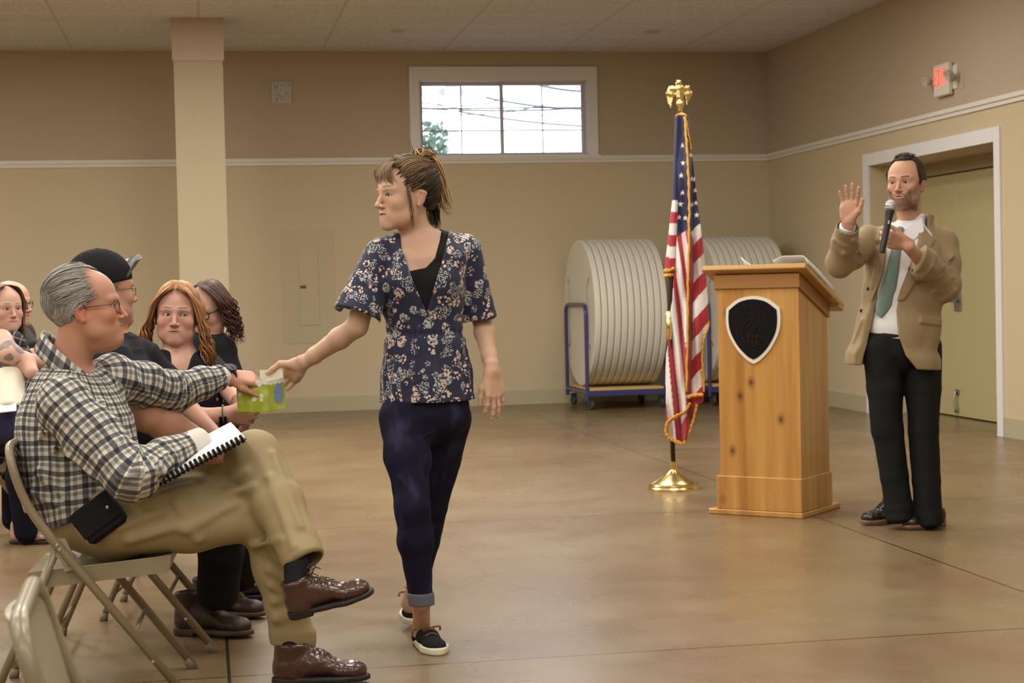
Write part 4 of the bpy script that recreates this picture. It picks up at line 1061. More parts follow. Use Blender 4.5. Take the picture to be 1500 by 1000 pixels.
def groove(H, stretch, f, amp, seed=0.):
    T_ = np.array(stretch, float)
    return Fn(lambda p: amp*wob((((p-H.o.astype(f32))@H.M.astype(f32))/H.k*T_.astype(f32)).astype(f32), f, seed)+amp*.5*wob((((p-H.o.astype(f32))@H.M.astype(f32))/H.k*T_.astype(f32)).astype(f32), f*2.3, seed+1), op='d')
def loc_fn(H, f): return lambda p: f(((p-H.o.astype(f32))@H.M.astype(f32))/H.k)*H.k
def glasses(H, parent, w=.025, h=.017, rim=.0012, y=-.097, z=.006, fm=None, full=True):
    g = G(); fm = fm or M_GFR; ln = G()
    for s in (-1, 1):
        pts = [H(s*.032+w*math.copysign(abs(math.cos(a))**.75, math.cos(a)), y+.010*((s*.032+w*math.cos(a))/.055)**2, z+h*math.copysign(abs(math.sin(a))**.75, math.sin(a))) for a in np.linspace(0, 2*PI, 28, endpoint=False)]
        g.tube(pts, rim*H.k, 6, closed=True); ln.add(pts, [tuple(range(28))])
        g.tube([H(s*(.032+w), y+.010, z+.006), H(s*.071, y+.022, z+.007), H(s*.080, .0, z+.006), H(s*.080, .016, z-.006)], rim*1.15*H.k, 6)
    g.tube([H(-.009, y, z+.004), H(0, y-.003, z+.007), H(.009, y, z+.004)], rim*H.k, 6)
    o = g.mk('glasses_frame', fm, parent, smooth=True); ln.mk('lenses', M_LENS, o)
    return o
# ------------------------------------------------------------------ footwear.  frame: x towards the toe, y sideways, z up, origin under the heel
def shoeF(heel, toe, up=(0, 0, 1), L=.28):
    x = nrm(np.asarray(toe)-heel); z = np.asarray(up, float); z = nrm(z-x*np.dot(x, z)); return Fr(heel, np.stack([x, np.cross(z, x), z], 1), L/.28)
def sole_prims(F, t, heel=0., w=1.):
    k = F.k; Y = F.M[:, 1]
    L = [Seg(F(.036, 0, .012), F(.13, -.002, .012), (.033*w*k, .06), (.034*w*k, .06), Y, k=.02, cap=.036*k), Seg(F(.13, -.002, .012), F(.195, 0, .012), (.034*w*k, .06), (.047*w*k, .06), Y, k=.03, cap=.045*k), Seg(F(.20, 0, .012), F(.232, -.003, .012), (.046*w*k, .06), (.037*w*k, .06), Y, k=.03, cap=.046*k)]
    nz = F.M[:, 2]
    L += [Plane(F(0, 0, t), nz, k=.003), Plane(F(0, 0, 0), -nz, k=.003)]
    if heel:
        fn = loc_fn(F, lambda q: np.maximum(np.maximum(.085-q[:, 0], q[:, 0]-.30), q[:, 2]-heel)); L.append(Fn(fn, op='s', k=.004))
    return L
def sneaker(F, parent, name='shoe'):
    k = F.k; Y = F.M[:, 1]
    up = [Seg(F(.045, 0, .02), F(.04, 0, .060), (.033*k, .040*k), (.029*k, .034*k), Y, k=.02, cap=.02*k), Seg(F(.05, 0, .035), F(.13, 0, .040), (.033*k, .03*k), (.037*k, .034*k), Y, k=.02), Seg(F(.12, 0, .040), F(.20, 0, .026), (.037*k, .034*k), (.043*k, .022*k), Y, k=.02),
          Ell(F(.225, -.002, .022), (.040*k, .040*k, .023*k), F.M, k=.02), Seg(F(.09, 0, .055), F(.15, 0, .050), (.022*k, .022*k), (.02*k, .016*k), Y, k=.015),
          Ell(F(.055, 0, .098), (.046*k, .027*k, .045*k), F.M, op='s', k=.004), Plane(F(0, 0, .012), -F.M[:, 2])]
    u = sculpt(name, up, .0030, mat('canvas_black', (.012, .012, .015), .85, spec=.2, bump=(400, .2)) if 'canvas_black' not in MATS else MATS['canvas_black'], parent)
    sculpt('sole', sole_prims(F, .026, 0, 1.03), .0032, mat('sole_white', (.74, .72, .55), .6) if 'sole_white' not in MATS else MATS['sole_white'], u)
    g = G(); 
    for i, x in enumerate((.105, .125, .145, .163)):
        a = [surf(up, F(x+(.006*(i % 2)), yy, .13), -F.M[:, 2]) for yy in (-.024, -.012, 0, .012, .024)]
        g.tube(spline(a, 4), .0038*k, 6, flat=.5)
    o = F(.100, .026, .072); g.tube(spline([o, o+F.v(.012, .022, .004), o+F.v(-.004, .03, -.012)], 4), .004*k, 6); g.tube(spline([F(.100, -.026, .072), F(.100, -.050, .070), F(.112, -.056, .058)], 4), .0045*k, 6)
    g.tube([F(.100+.0*math.cos(a), 0, 0)+F.v(-.045+.046*math.cos(a), .028*math.sin(a), .070+.006*math.cos(a)) for a in np.linspace(0, 2*PI, 22, endpoint=False)], .0032*k, 6, closed=True)
    g.mk('laces', mat('lace_tan', (.28, .12, .05), .6) if 'lace_tan' not in MATS else MATS['lace_tan'], u, smooth=True)
    return u
def boot(F, parent, m, ms, ml, shaft=.12, lean=0., name='boot', laces=True, loops=True):
    k = F.k; Y = F.M[:, 1]
    up = [Seg(F(.048, 0, .035), F(.055+lean, 0, shaft), (.036*k, .044*k), (.040*k, .046*k), Y, k=.025, cap=.02*k), Seg(F(.05, 0, .045), F(.125, 0, .055), (.036*k, .035*k), (.036*k, .036*k), Y, k=.025), Seg(F(.10, 0, .075), F(.19, 0, .040), (.026*k, .034*k), (.042*k, .026*k), Y, k=.025),
          Ell(F(.225, -.002, .036), (.044*k, .041*k, .028*k), F.M, k=.02), Plane(F(0, 0, .016), -F.M[:, 2]), Plane(F(0, 0, shaft+.004), F.v(-.15, 0, 1)),
          Ell(F(.055+lean, 0, shaft+.02), (.034*k, .028*k, .032*k), F.M, op='s', k=.004), folds(.0014, 90, F.M[:, 1], .3, 2.)]
    u = sculpt(name, up, .0034, m, parent)
    sculpt('sole', sole_prims(F, .026, .010, 1.06), .0036, ms, u)
    if laces:
        g = G(); xs = (.100, .115, .130, .145, .160)
        for i, x in enumerate(xs):
            for s in (-1, 1):
                a = [surf(up, F(x+.008*(t-.5)*2*s, (t-.5)*.044, .17), -F.M[:, 2]) for t in np.linspace(0, 1, 5)]; g.tube(spline(a, 3), .0024*k, 5)
        t = surf(up, F(.092, 0, .2), -F.M[:, 2])
        for s in (-1, 1) if loops else (): g.tube(spline([t, t+F.v(.018, .012*s, .022), t+F.v(.036, .02*s, .018), t+F.v(.022, .012*s, .0), t], 5), .0018*k, 5); g.tube(spline([t, t+F.v(.03, .022*s, .006), t+F.v(.045, .026*s, -.004)], 4), .0018*k, 5)
        g.mk('laces', ml, u, smooth=True)
    return u
# ================================================================== WOMAN HANDING OVER THE BOX
DW = 5.9
root = empty('person', on_z(640, 930), 'woman in a navy floral blouse and dark jeans walking and holding out a green box', 'person')
WSK = A(.60, .385, .275)
HW = headF(P(595, 290, 5.88), -57, 0, 0, 1.04)
# --- body
side = nrm(XC*.98-YC*.2)
def q(x, y, d): return P(x, y, d)
RS, RE, RW = q(553, 378, 5.88), q(523, 478, 5.86), q(441, 534, 5.98)
LS, LE, LW = q(684, 372, 5.95), q(705, 462, 6.02), q(721, 543, 5.90)
RHF = handF(RW+(-XC*.006), XC*-.50+YC*.72-ZC*.45, -XC*.55-YC*.15+ZC*.8, 'R', .98)
LHF = handF(LW, XC*.10-YC*.12-ZC*.98, -XC*.75-YC*.6, 'L', .98)
body = head_prims(HW, fem=1, chin=-.005)
body += [Seg(HW(0, .018, -.04), q(613, 352, 5.92), (.047, .050), (.050, .052), side, k=.03)]
body += chain([q(614, 362, 5.92), q(616, 385, 5.91), q(618, 430, 5.91), q(622, 490, 5.92), q(623, 560, 5.92)], [(.115, .055), (.140, .082), (.128, .088), (.115, .080), (.145, .095)], side, k=.04)
for s, sh in ((-1, RS), (1, LS)): body += [Seg(q(613, 352, 5.92), sh, (.045, .042), (.036, .036), side, k=.03)]
body += [Seg(q(600, 372, 5.84), q(561, 361, 5.86), .0075, .006, k=.012), Seg(q(622, 373, 5.84), q(668, 358, 5.90), .0075, .006, k=.012)]
for sx in (592, 645): body += [Ell(q(sx, 412, 5.85), .055, k=.03)]
body += chain([RS, lerp(RS, RE, .5), RE], [.038, .041, .036], k=.02)+chain([RE, lerp(RE, RW, .3), lerp(RE, RW, .75), RW], [(.035, .036), (.037, .036), (.026, .028), (.021, .025)], k=.015)
body += chain([LS, lerp(LS, LE, .5), LE], [.038, .041, .035], k=.02)+chain([LE, lerp(LE, LW, .3), lerp(LE, LW, .75), LW], [(.034, .035), (.036, .034), (.026, .025), (.022, .021)], k=.015)
body += hand_prims(RHF, curl=((.5, .7, .5), (.6, .75, .5), (.7, .8, .5), (.8, .8, .5)), spread=(.10, .03, -.04, -.12), thumb=((.75, .35, -.55), (.15, .75, -.65)))
body += hand_prims(LHF, curl=((.25, .35, .2), (.12, .25, .15), (.10, .22, .15), (.15, .3, .2)), spread=(.10, .0, -.05, -.10), thumb=((.45, .75, -.3), (.1, .95, -.2)))
hr, kr, ar = q(592, 612, 5.88), q(604, 745, 5.76), q(617, 878, 5.80)
hl, kl, al = q(656, 612, 5.97), q(633, 742, 6.05), q(603, 884, 6.22)
SR = shoeF(on_z(612, 940), on_z(656, 966), L=.255); SL = shoeF(on_z(612, 915)+A(0, .13, .075), on_z(597, 931)+A(.02, .0, .004), L=.255)
body += chain([hr, kr, ar, SR(.05, 0, .05)], [.07, .046, .030, .030], k=.03)+[Seg(SR(.05, 0, .04), SR(.17, 0, .025), (.03, .03), (.034, .018), SR.M[:, 1], k=.02)]
body += chain([hl, kl, al, SL(.05, 0, .05)], [.07, .046, .030, .030], k=.03)+[Seg(SL(.05, 0, .04), SL(.17, 0, .025), (.03, .03), (.034, .018), SL.M[:, 1], k=.02)]
hb = (HW(0, 0, .01)-.145, HW(0, 0, .0)+.145)
hc = head_col(HW, WSK, (.36, .10, .085), (.09, .05, .03), fem=1, blush=.30)
bo = sculpt('body', body, .0045, M_SKIN, root, colfn=hc, fine=[(hb[0], hb[1], .0017), (*hbox(RHF), .0020), (*hbox(LHF), .0020)])
eyes(HW, root, -XC*.80-YC*.60, (.10, .13, .15))
# --- camisole and blouse
tor = lambda g: chain([q(614, 366, 5.92), q(616, 385, 5.91), q(618, 430, 5.91), q(622, 489, 5.92)], [(.118+g, .060+g), (.143+g, .086+g), (.131+g, .092+g), (.118+g, .084+g)], side, k=.04)+[Ell(q(sx, 412, 5.85), .055+g, k=.03) for sx in (592, 645)]
cam_ = tor(.004)+[Seg(q(640, 352, 5.90), q(652, 345, 5.95), .012, k=.02)]+[Seg(q(613, 352, 5.92), LS, (.049, .046), (.05, .048), side, k=.03)]
cam_ += [Fn(pxprism([(560, 300), (648, 300), (644, 352), (638, 378), (625, 392), (602, 397), (585, 390), (560, 380)], 5.85, .12), op='s', k=.004)]
sculpt('camisole', cam_, .0045, mat('cotton_black', (.012, .012, .013), .8, spec=.15), root)
bl = tor(.013)
bl += chain([q(622, 486, 5.92), q(623, 510, 5.92), q(624, 550, 5.92), q(625, 592, 5.92)], [(.128, .096), (.140, .108), (.155, .118), (.170, .128)], side, k=.02)
bl += [Seg(q(598, 356, 5.93), q(561, 372, 5.90), (.046, .050), (.055, .058), side, k=.03), Seg(q(640, 354, 5.95), q(678, 366, 5.95), (.044, .050), (.054, .058), side, k=.03)]
bl += chain([q(556, 374, 5.89), q(540, 415, 5.86), q(524, 460, 5.83)], [(.058, .062), (.064, .064), (.084, .074)], k=.015, cap=.012)
bl += chain([q(682, 368, 5.95), q(692, 415, 5.97), q(701, 466, 5.99)], [(.058, .062), (.057, .061), (.068, .066)], k=.015, cap=.012)
bl += [Fn(lambda p, a=side.astype(f32), o=q(622, 489, 5.92).astype(f32): .006*np.exp(-(((p-o)[:, 2]+.0)/.012)**2), op='d')]
ang = lambda p, o=q(623, 540, 5.92).astype(f32): np.arctan2((p-o)@XC.astype(f32), (p-o)@YC.astype(f32))
wz = float(q(622, 489, 5.92)[2])
bl += [Fn(lambda p: .0045*np.sin(ang(p)*15+2.5*np.sin(ang(p)*3+1))*np.clip((wz-p[:, 2])/.10, 0, 1)*np.clip((wz-p[:, 2])/.02+1, 0, 1)*(np.abs((p-q(623, 540, 5.92).astype(f32))@XC.astype(f32)) < .2), op='d')]
bl += [Fn(lambda p: .0025*np.sin(ang(p)*30+2*np.sin(ang(p)*5))*np.exp(-((wz-p[:, 2])/.03)**2), op='d'), folds(.0045, 30, XC*.5+ZC*.8, .35, .5)]
bl += [Plane(q(624, 587, 5.92), -ZC+XC*.015)]
bl += [Fn(pxprism([(584, 300), (655, 300), (656, 345), (648, 385), (626, 458), (604, 405), (588, 362)], 5.85, .10), op='s', k=.004)]
# hollow sleeves at the hem
bl += [Seg(lerp(RS, RE, .60), q(520, 474, 5.83), (.056, .054), (.082, .070), op='s', k=.004, cap=.01), Seg(lerp(LS, LE, .75), q(703, 478, 5.99), .053, .064, op='s', k=.004, cap=.01)]
m = mat('floral_navy', (.02, .022, .06), .75, sheen=.1); nb = NB(m); ob = nb.obj()
wv = nb.noise(ob, 26, 2, .5, 'Color'); mx = nb.n('VectorMath', operation='MULTIPLY_ADD'); nb.l(wv, mx.inputs[0]); mx.inputs[1].default_value = (.02,)*3; nb.l(ob, mx.inputs[2]); v0 = mx.outputs[0]
v1 = nb.n('TexVoronoi', Scale=31.); nb.l(v0, v1.inputs['Vector'])          # clusters
v2 = nb.n('TexVoronoi', Scale=92.); nb.l(ob, v2.inputs['Vector']); v3 = nb.n('TexVoronoi', Scale=200.); nb.l(ob, v3.inputs['Vector'])
rnd = nb.xyz(v1.outputs['Color']); r2 = nb.xyz(v2.outputs['Color'])
clus = nb.math('LESS_THAN', v1.outputs['Distance'], nb.math('ADD', nb.math('MULTIPLY', rnd[2], .22), .44))
has = nb.math('GREATER_THAN', rnd[0], .08)
pet = nb.math('LESS_THAN', v2.outputs['Distance'], .46); leaf = nb.math('LESS_THAN', v3.outputs['Distance'], .44)
white = nb.mix(nb.math('GREATER_THAN', rnd[1], .5), (.46, .48, .47), (.66, .52, .45))
white = nb.mix(nb.math('LESS_THAN', v2.outputs['Distance'], .13), white, (.55, .22, .05))
msk = nb.math('MULTIPLY', nb.math('MULTIPLY', clus, has), nb.math('MAXIMUM', nb.math('MULTIPLY', pet, nb.math('GREATER_THAN', rnd[1], .35)), nb.math('MULTIPLY', leaf, nb.math('LESS_THAN', rnd[1], .62))))
nb.base(nb.mix(msk, (.018, .020, .055), white)); nb.bump(nb.noise(ob, 300, 2), .15, .002)
blo = sculpt('blouse', bl, .0036, m, root)
# --- jeans
m = mat('denim_dark', (.012, .011, .030), .8, spec=.15); nb = NB(m); ob = nb.obj(); nn = nb.noise(nb.scale(ob, (1, 1, .35)), 16, 4); 
nb.base(nb.mix(nb.ramp(nn, [(.52, 0.), (.75, .7)]), (.011, .010, .026), (.045, .045, .10))); nb.bump(nb.noise(ob, 500, 2), .2, .002); M_DENIM = m
je = [Seg(q(623, 560, 5.92), q(624, 605, 5.92), (.140, .100), (.155, .112), side, k=.04)]
Lr = chain([hr, lerp(hr, kr, .45), kr, lerp(kr, ar, .35), lerp(kr, ar, .97)], [.086, .074, .056, .056, .041], k=.03)
Ll = chain([hl, lerp(hl, kl, .45), kl, lerp(kl, al, .35), al], [.084, .072, .055, .054, .040], k=.008)
je += Lr+Ll+[folds(.0030, 42, XC*.8+ZC*.45, .4, 1.), Plane(q(617, 871, 5.8), -ZC, k=.003)]
for (a, b) in (((586, 700), (612, 735)), ((590, 720), (610, 742)), ((588, 762), (615, 770)), ((590, 785), (618, 778)), ((620, 640), (650, 618)), ((592, 800), (614, 806))): je.insert(-2, Seg(q(*a, 5.74), q(*b, 5.72), .006, .003, k=.012))
sculpt('jeans', je, .0045, M_DENIM, root)
cf = [Seg(lerp(kr, ar, .93), lerp(kr, ar, 1.10), .0455, .0435, k=.01), Plane(q(617, 867, 5.8), ZC, k=.003), Plane(q(617, 886, 5.8), -ZC, k=.003), Seg(q(617, 860, 5.8), q(617, 900, 5.8), .036, op='s', k=.003)]
sculpt('jeans_cuff', cf, .0035, mat('denim_cuff', (.13, .14, .19), .85, bump=(200, .3)), root)
sneaker(SR, root); sneaker(SL, root)
g = G(); rp = LHF(-.0115, .108, -.006); g.tube([rp+LHF.v(.0105*math.cos(a), 0, .0105*math.sin(a)) for a in np.linspace(0, 2*PI, 20, endpoint=False)], .0018, 6, closed=True); g.mk('ring', mat('silver', (.75, .74, .72), .2, metal=1.), root, smooth=True)
# --- hair: dark cap, fringe, blonde bun and falling ends
DK, BL = A(.045, .028, .020), A(.40, .25, .11)
hcap = [Ell(HW(0, .016, .050), np.array((.079, .099, .086))*1.04, HW.M, k=.01), Ell(HW(0, .075, .01), np.array((.055, .045, .055))*1.04, HW.M, k=.03), Ell(HW(0, -.03, .092), np.array((.055, .05, .045))*1.04, HW.M, k=.03),
        Fn(loc_fn(HW, lambda q_: np.maximum(-.052-q_[:, 1]+.9*np.maximum(0, .085-q_[:, 2])*(1.0), np.maximum(.012-q_[:, 2]-1.4*np.maximum(q_[:, 1]-.022, 0), -q_[:, 1]-.10))*.7), op='i', k=.01),
        groove(HW, (1.6, .35, 1.0), 85, .0028), groove(HW, (1.2, .5, .8), 38, .003, 2.)]
hl_ = lambda q_: np.clip((q_[:, 2]-.02)/.1, 0, 1)*.25*(.5+.5*wob(q_.astype(f32)*np.array([1.5, .3, 1.2], f32), 110, 3.))
hl_col = type('F', (), {'col': BL*.8, '__call__': lambda s, q_: hl_(q_)})()
sculpt('hair', hcap, .0022, M_HAIR, root, colfn=hair_col(HW, DK*.7, DK*1.9, (1.5, .3, 1.1), 120, 0, hl_col))
K = Locks(2); hx = lambda *a: HW(*a)
d0 = 5.86
bl_ = (.01, .095, .10)
for (z0, y0) in ((.108, -.050), (.09, -.052), (.075, -.050), (.06, -.044), (.045, -.036), (.03, -.020)): comb(K, HW, (.062+.01*(z0 < .07), y0, z0), (.02, .085, .095+.2*(z0-.07)), 12, .0042, (DK*.8, BL*.75), jit=.007)
for x0 in (-.055, -.04, -.02, 0, .02, .04, .055): comb(K, HW, (x0, -.062, .108), bl_, 13, .0045, (DK, BL*.7), jit=.008)
for z0 in (-.045, -.03, -.01, .01): comb(K, HW, (.068-.2*abs(z0), .045, z0), (.01, .095, .075), 16, .0045, (DK*.5, DK*1.3), jit=.010)
for z0 in (.03, .05): comb(K, HW, (.078, .02, z0), (.01, .098, .09), 14, .004, (DK*.7, DK*1.8), jit=.008)
for i in range(46):      # fringe falling over the forehead
    x0 = -.058+.116*K.r.random(); zb = .040+.02*K.r.random()-.012*(abs(x0) > .04); a0 = hx(x0*.8, -.060, .118); K.add([a0, hx(x0*.95, -.084, .098), hx(x0*1.05, -.097+.5*x0*x0*9, .072), hx(x0*1.1+K.r.normal()*.004, -.094+x0*x0*9, zb)], .0026, lerp(DK*1.3, BL*.75, K.r.random()), flat=.5)
for i in range(12):      # strands in front of the ear
    a0 = hx(.070, -.040, .050); K.add([a0, hx(.0765, -.030+.004*K.r.normal(), .0), hx(.070, -.022+.006*K.r.normal(), -.05), hx(.060, -.010+.006*K.r.normal(), -.09-.03*K.r.random())], .0017, lerp(DK, BL*.5, K.r.random()))
bun = P(621, 229, 5.93)
for i in range(60):      # messy bun
    n_ = K.r.normal(size=3); n_ = nrm(n_); t_ = nrm(np.cross(n_, K.r.normal(size=3))); R = .026+.014*K.r.random()
    pts = [bun+(n_*math.cos(a)+t_*math.sin(a))*R*A(1.1, 1.1, .8) for a in np.linspace(0, 2.2+K.r.random(), 6)]; K.add(pts, .0042, lerp(DK*2, BL*1.1, K.r.random()), flat=.6, sub=3)
K.bunch([P(603, 232, 5.90), P(612, 227, 5.92), bun], 16, .004, (DK*2, BL), .009)
K.bunch([P(606, 226, 5.9), P(603, 215, 5.9), P(600, 206, 5.9)], 3, .0016, (DK, DK*2), .002)
K.bunch([P(600, 231, 5.9), P(592, 232, 5.88), P(586, 236, 5.86)], 5, .002, (BL*.7, BL), .003)
K.bunch([bun, P(636, 240, 5.93), P(645, 262, 5.94), P(651, 285, 5.94), P(656, 303, 5.93)], 46, .0042, (BL*.6, BL*1.25), .010, .016)
K.bunch([bun, P(630, 245, 5.90), P(640, 262, 5.90), P(645, 288, 5.92), P(652, 308, 5.93)], 18, .003, (BL*.7, BL*1.3), .006, .014)
K.bunch([P(640, 275, 5.95), P(650, 300, 5.95), P(658, 311, 5.94), P(664, 309, 5.94)], 8, .0015, (BL*.8, BL*1.3), .005, .008)
K.bunch([P(628, 250, 5.95), P(636, 275, 5.96), P(634, 300, 5.95), P(638, 330, 5.94)], 60, .0055, (DK*.5, DK*.9), .012, .012)
K.bunch([P(626, 290, 5.92), P(628, 310, 5.92), P(634, 334, 5.91)], 16, .003, (DK*.6, DK*1.2), .006, .008)
K.mk('loose_hair', root)
# --- the green box between the two hands
bx0 = P(382, 578, 5.97); Bx = frame(x=nrm(XC*.90-YC*.42), z=nrm(ZC+YC*-.06))
BXF = Fr(bx0, Bx)
be = empty('tissue_box', BXF(0, 0, -.06), 'torn open bright green cardboard box held out between the woman and the seated old man', 'box')
W_, D_, Hh = .125, .105, .105
m = mat('box_green', (.42, .52, .06), .45); nb = NB(m); ob = nb.obj(); vv = nb.n('TexVoronoi', Scale=38.); nb.l(ob, vv.inputs['Vector']); oz = nb.xyz(ob)
band = nb.math('MULTIPLY', nb.math('LESS_THAN', nb.math('ABSOLUTE', nb.math('SUBTRACT', oz[2], .055)), .014), nb.math('LESS_THAN', vv.outputs['Distance'], .33))
c = nb.mix(nb.ramp(nb.noise(ob, 22, 3), [(.45, 0.), (.7, 1.)]), (.38, .50, .04), (.56, .62, .16)); nb.base(nb.mix(band, c, (.80, .84, .62))); M_GBOX = m
g = G(); t_ = .0025
g.box(BXF(0, -D_/2, 0), (W_, t_, Hh), Bx, 0); g.box(BXF(0, D_/2, .004), (W_, t_, Hh), Bx, 0); g.box(BXF(-W_/2, 0, 0), (t_, D_, Hh), Bx, 0); g.box(BXF(W_/2, 0, 0), (t_, D_, Hh), Bx, 0); g.box(BXF(0, 0, -Hh/2), (W_, D_, t_), Bx, 0)
g.mk('carton', M_GBOX, be)
M_CARD = mat('card_white', (.80, .79, .72), .7)
gr = []
for i in range(2):
    gr.append([BXF(lerp(-W_/2-.002, W_/2+.002, j/24), -D_/2-.003, (Hh/2-.012+.004*math.sin(j*1.3)+.004*math.sin(j*.6)) if i == 0 else Hh/2+.002+.003*math.sin(j*.9)) for j in range(25)])
G().sheet(gr, 0, .002).mk('torn_rim', M_CARD, be)
gr = [[BXF(W_/2+.002, lerp(-D_/2, D_/2, j/14), (Hh/2-.014+.003*math.sin(j*1.7)) if i == 0 else Hh/2+.003) for j in range(15)] for i in range(2)]
G().sheet(gr, 0, .002).mk('torn_rim', M_CARD, be)
G().add([BXF(-W_/2+.03, D_/2-.002, Hh/2+.028), BXF(W_/2+.0, D_/2-.002, Hh/2+.030), BXF(W_/2, D_/2-.002, 0), BXF(-W_/2+.03, D_/2-.002, 0)], [(0, 1, 2, 3)]).mk('back_flap', M_CARD, be)
g = G(); g.add([BXF(W_/2+.0022, .012+.028*math.cos(a), .004+.034*math.sin(a)) for a in np.linspace(0, 2*PI, 24, endpoint=False)], [tuple(range(24))]); g.mk('printed_oval', mat('print_blue', (.22, .34, .62), .5), be)
tg = []
for i in range(9): tg.append([BXF(lerp(-W_/2+.006, W_/2-.006, j/10), lerp(-D_/2+.006, D_/2-.006, i/8), .018+.012*math.sin(j*1.1+i)*math.sin(i*.9)) for j in range(11)])
G().sheet(tg).mk('tissues', mat('tissue', (.70, .72, .42), .8), be, smooth=True)
# ================================================================== MAN AT THE MICROPHONE
D2 = 8.45
def q(x, y, d=D2): return P(x, y, d)
root = empty('person', on_z(1330, 772), 'bearded man in a tan jacket and green tie raising one open hand while speaking', 'person')
S2 = A(.55, .31, .21)
H2 = headF(q(1327, 272, 8.42), -33, 2, 0, 1.09)
side = nrm(XC*.97-YC*.24)
RS, RE, RW = q(1272, 352, 8.45), q(1231, 383, 8.28), q(1243, 325, 8.10)
LS, LE, LW = q(1382, 356, 8.50), q(1384, 418, 8.38), q(1331, 362, 8.12)
RH = handF(RW, XC*.04-YC*.12+ZC, XC*.9-YC*.5, 'R', 1.04)
# left hand round the microphone: the shaft runs through the curled fingers
m0, m1 = q(1305, 303, 8.06), q(1292, 370, 8.02); ax = nrm(m1-m0)
LHc = q(1327, 356, 8.14)
LH = handF(LHc, -XC*.93+ZC*.20-YC*.32, ZC*.9-XC*.1-YC*.45, 'L', 1.04)
body = head_prims(H2, fem=0, full=.2, mouth_open=.002)
body += [Seg(H2(0, .018, -.04), q(1333, 332, 8.47), (.056, .060), (.058, .060), side, k=.02)]
body += chain([q(1327, 362), q(1324, 378), q(1320, 430), q(1318, 480), q(1320, 505)], [(.14, .08), (.165, .10), (.155, .10), (.145, .095), (.15, .10)], side, k=.04)
for sh in (RS, LS): body += [Seg(q(1330, 358), sh, (.05, .045), (.045, .045), side, k=.03)]
body += chain([RS, RE], [.05, .042])+chain([RE, lerp(RE, RW, .35), RW], [(.04, .04), (.040, .038), (.028, .024)], k=.02)
body += chain([LS, LE], [.05, .042])+chain([LE, lerp(LE, LW, .35), LW], [(.04, .04), (.040, .038), (.028, .024)], k=.02)+[Seg(LW, LHc, (.028, .022), (.03, .018), k=.01)]
body += hand_prims(RH, curl=((.10, .12, .08), (.06, .10, .08), (.08, .12, .08), (.12, .15, .1)), spread=(.20, .05, -.09, -.24), thumb=((.75, .65, -.1), (.30, .93, -.05)))
body += hand_prims(LH, curl=((.75, .8, .5), (.8, .95, .6), (.85, .95, .6), (.9, .95, .6)), spread=(.06, .0, -.04, -.08), thumb=((.55, .6, -.6), (.10, .80, -.6)))
hr, kr, ar = q(1292, 508), q(1300, 630), q(1316, 742)
hl, kl, al = q(1350, 508), q(1353, 630, 8.42), q(1360, 752, 8.42)
body += chain([hr, kr, ar], [.070, .055, .04], k=.03)+chain([hl, kl, al], [.070, .055, .04], k=.03)
hc = head_col(H2, S2, (.40, .15, .12), (.05, .03, .02), beard=((.075, .045, .030), .98), blush=.35, browd=1.3)
sculpt('body', body, .0060, M_SKIN, root, colfn=hc, fine=[(H2(0, 0, 0)-.15, H2(0, 0, 0)+.155, .0021), (*hbox(RH, .14), .0023), (*hbox(LH, .12), .0023)])
eyes(H2, root, -XC*.62-YC*.78, (.05, .03, .02))
# hair: short dark, receding temples
hp = short_hair(H2, .009, line=[.030, .028, -.014, -.030, -.042, -.050, -.058, -.066, -.066], temple=.030)
sculpt('hair', hp, .0030, M_HAIR, root, colfn=hair_col(H2, (.022, .014, .010), (.06, .038, .026), (1, .5, 1), 160))
K = Locks(12)
for i in range(60):
    x0 = -.040+.08*K.r.random(); y0 = -.050+.03*K.r.random(); comb(K, H2, (x0, y0-.004, .120), (x0*.9, y0+.06, .130), 1, .0028, (A(.03, .018, .012), A(.08, .05, .03)), lift=.010, jit=.004)
    if i < 6: K.add([H2(x0, y0+.012, .120), H2(x0, y0-.004, .130), H2(x0*.9, y0+.02, .136)], .0022, lerp(A(.03, .018, .012), A(.09, .055, .035), K.r.random()))
K.mk('hair_tuft', root)
# --- shirt, tie, trousers
sh = chain([q(1326, 350), q(1324, 372), q(1320, 430), q(1317, 478), q(1318, 497)], [(.135, .090), (.168, .112), (.160, .118), (.152, .118), (.150, .112)], side, k=.04)
sh += [Seg(q(1333, 341, 8.47), q(1336, 314, 8.48), (.072, .074), (.066, .069), side, k=.02, cap=.006), Plane(q(1332, 319, 8.40), ZC-XC*.10-YC*.35), folds(.003, 26, ZC, .4), Ell(H2(0, -.02, -.085), (.050, .058, .045), op='s', k=.004)]
M_SHIRT = mat('shirt_white', (.74, .74, .77), .7)
sculpt('shirt', sh, .0050, M_SHIRT, root)
g = G()
for s, pts in ((-1, [(1301, 322), (1297, 338), (1303, 352), (1316, 337)]), (1, [(1350, 318), (1353, 338), (1331, 357), (1320, 338)])):
    W4 = [surfpx(sh, x, y, 7.9, .007) for x, y in pts]; n_ = -YC*.006
    g.add(W4+[w+n_ for w in W4], [(0, 1, 2, 3), (7, 6, 5, 4), (0, 4, 5, 1), (1, 5, 6, 2), (2, 6, 7, 3), (3, 7, 4, 0)])
g.mk('shirt_collar', M_SHIRT, root)
tq = [(1318, 336, .020), (1317, 344, .014), (1313, 365, .024), (1308, 392, .031), (1302, 420, .037), (1296, 446, .042), (1292, 458, .030), (1290, 465, .004)]
tp = [surfpx(sh, x, y, 7.9, .007) for x, y, w in tq]
gr = []
for (x, y, w), c in zip(tq, tp): gr.append([c+side*w*u-YC*(.010*(1-u*u)) for u in (-1, -.5, 0, .5, 1)])
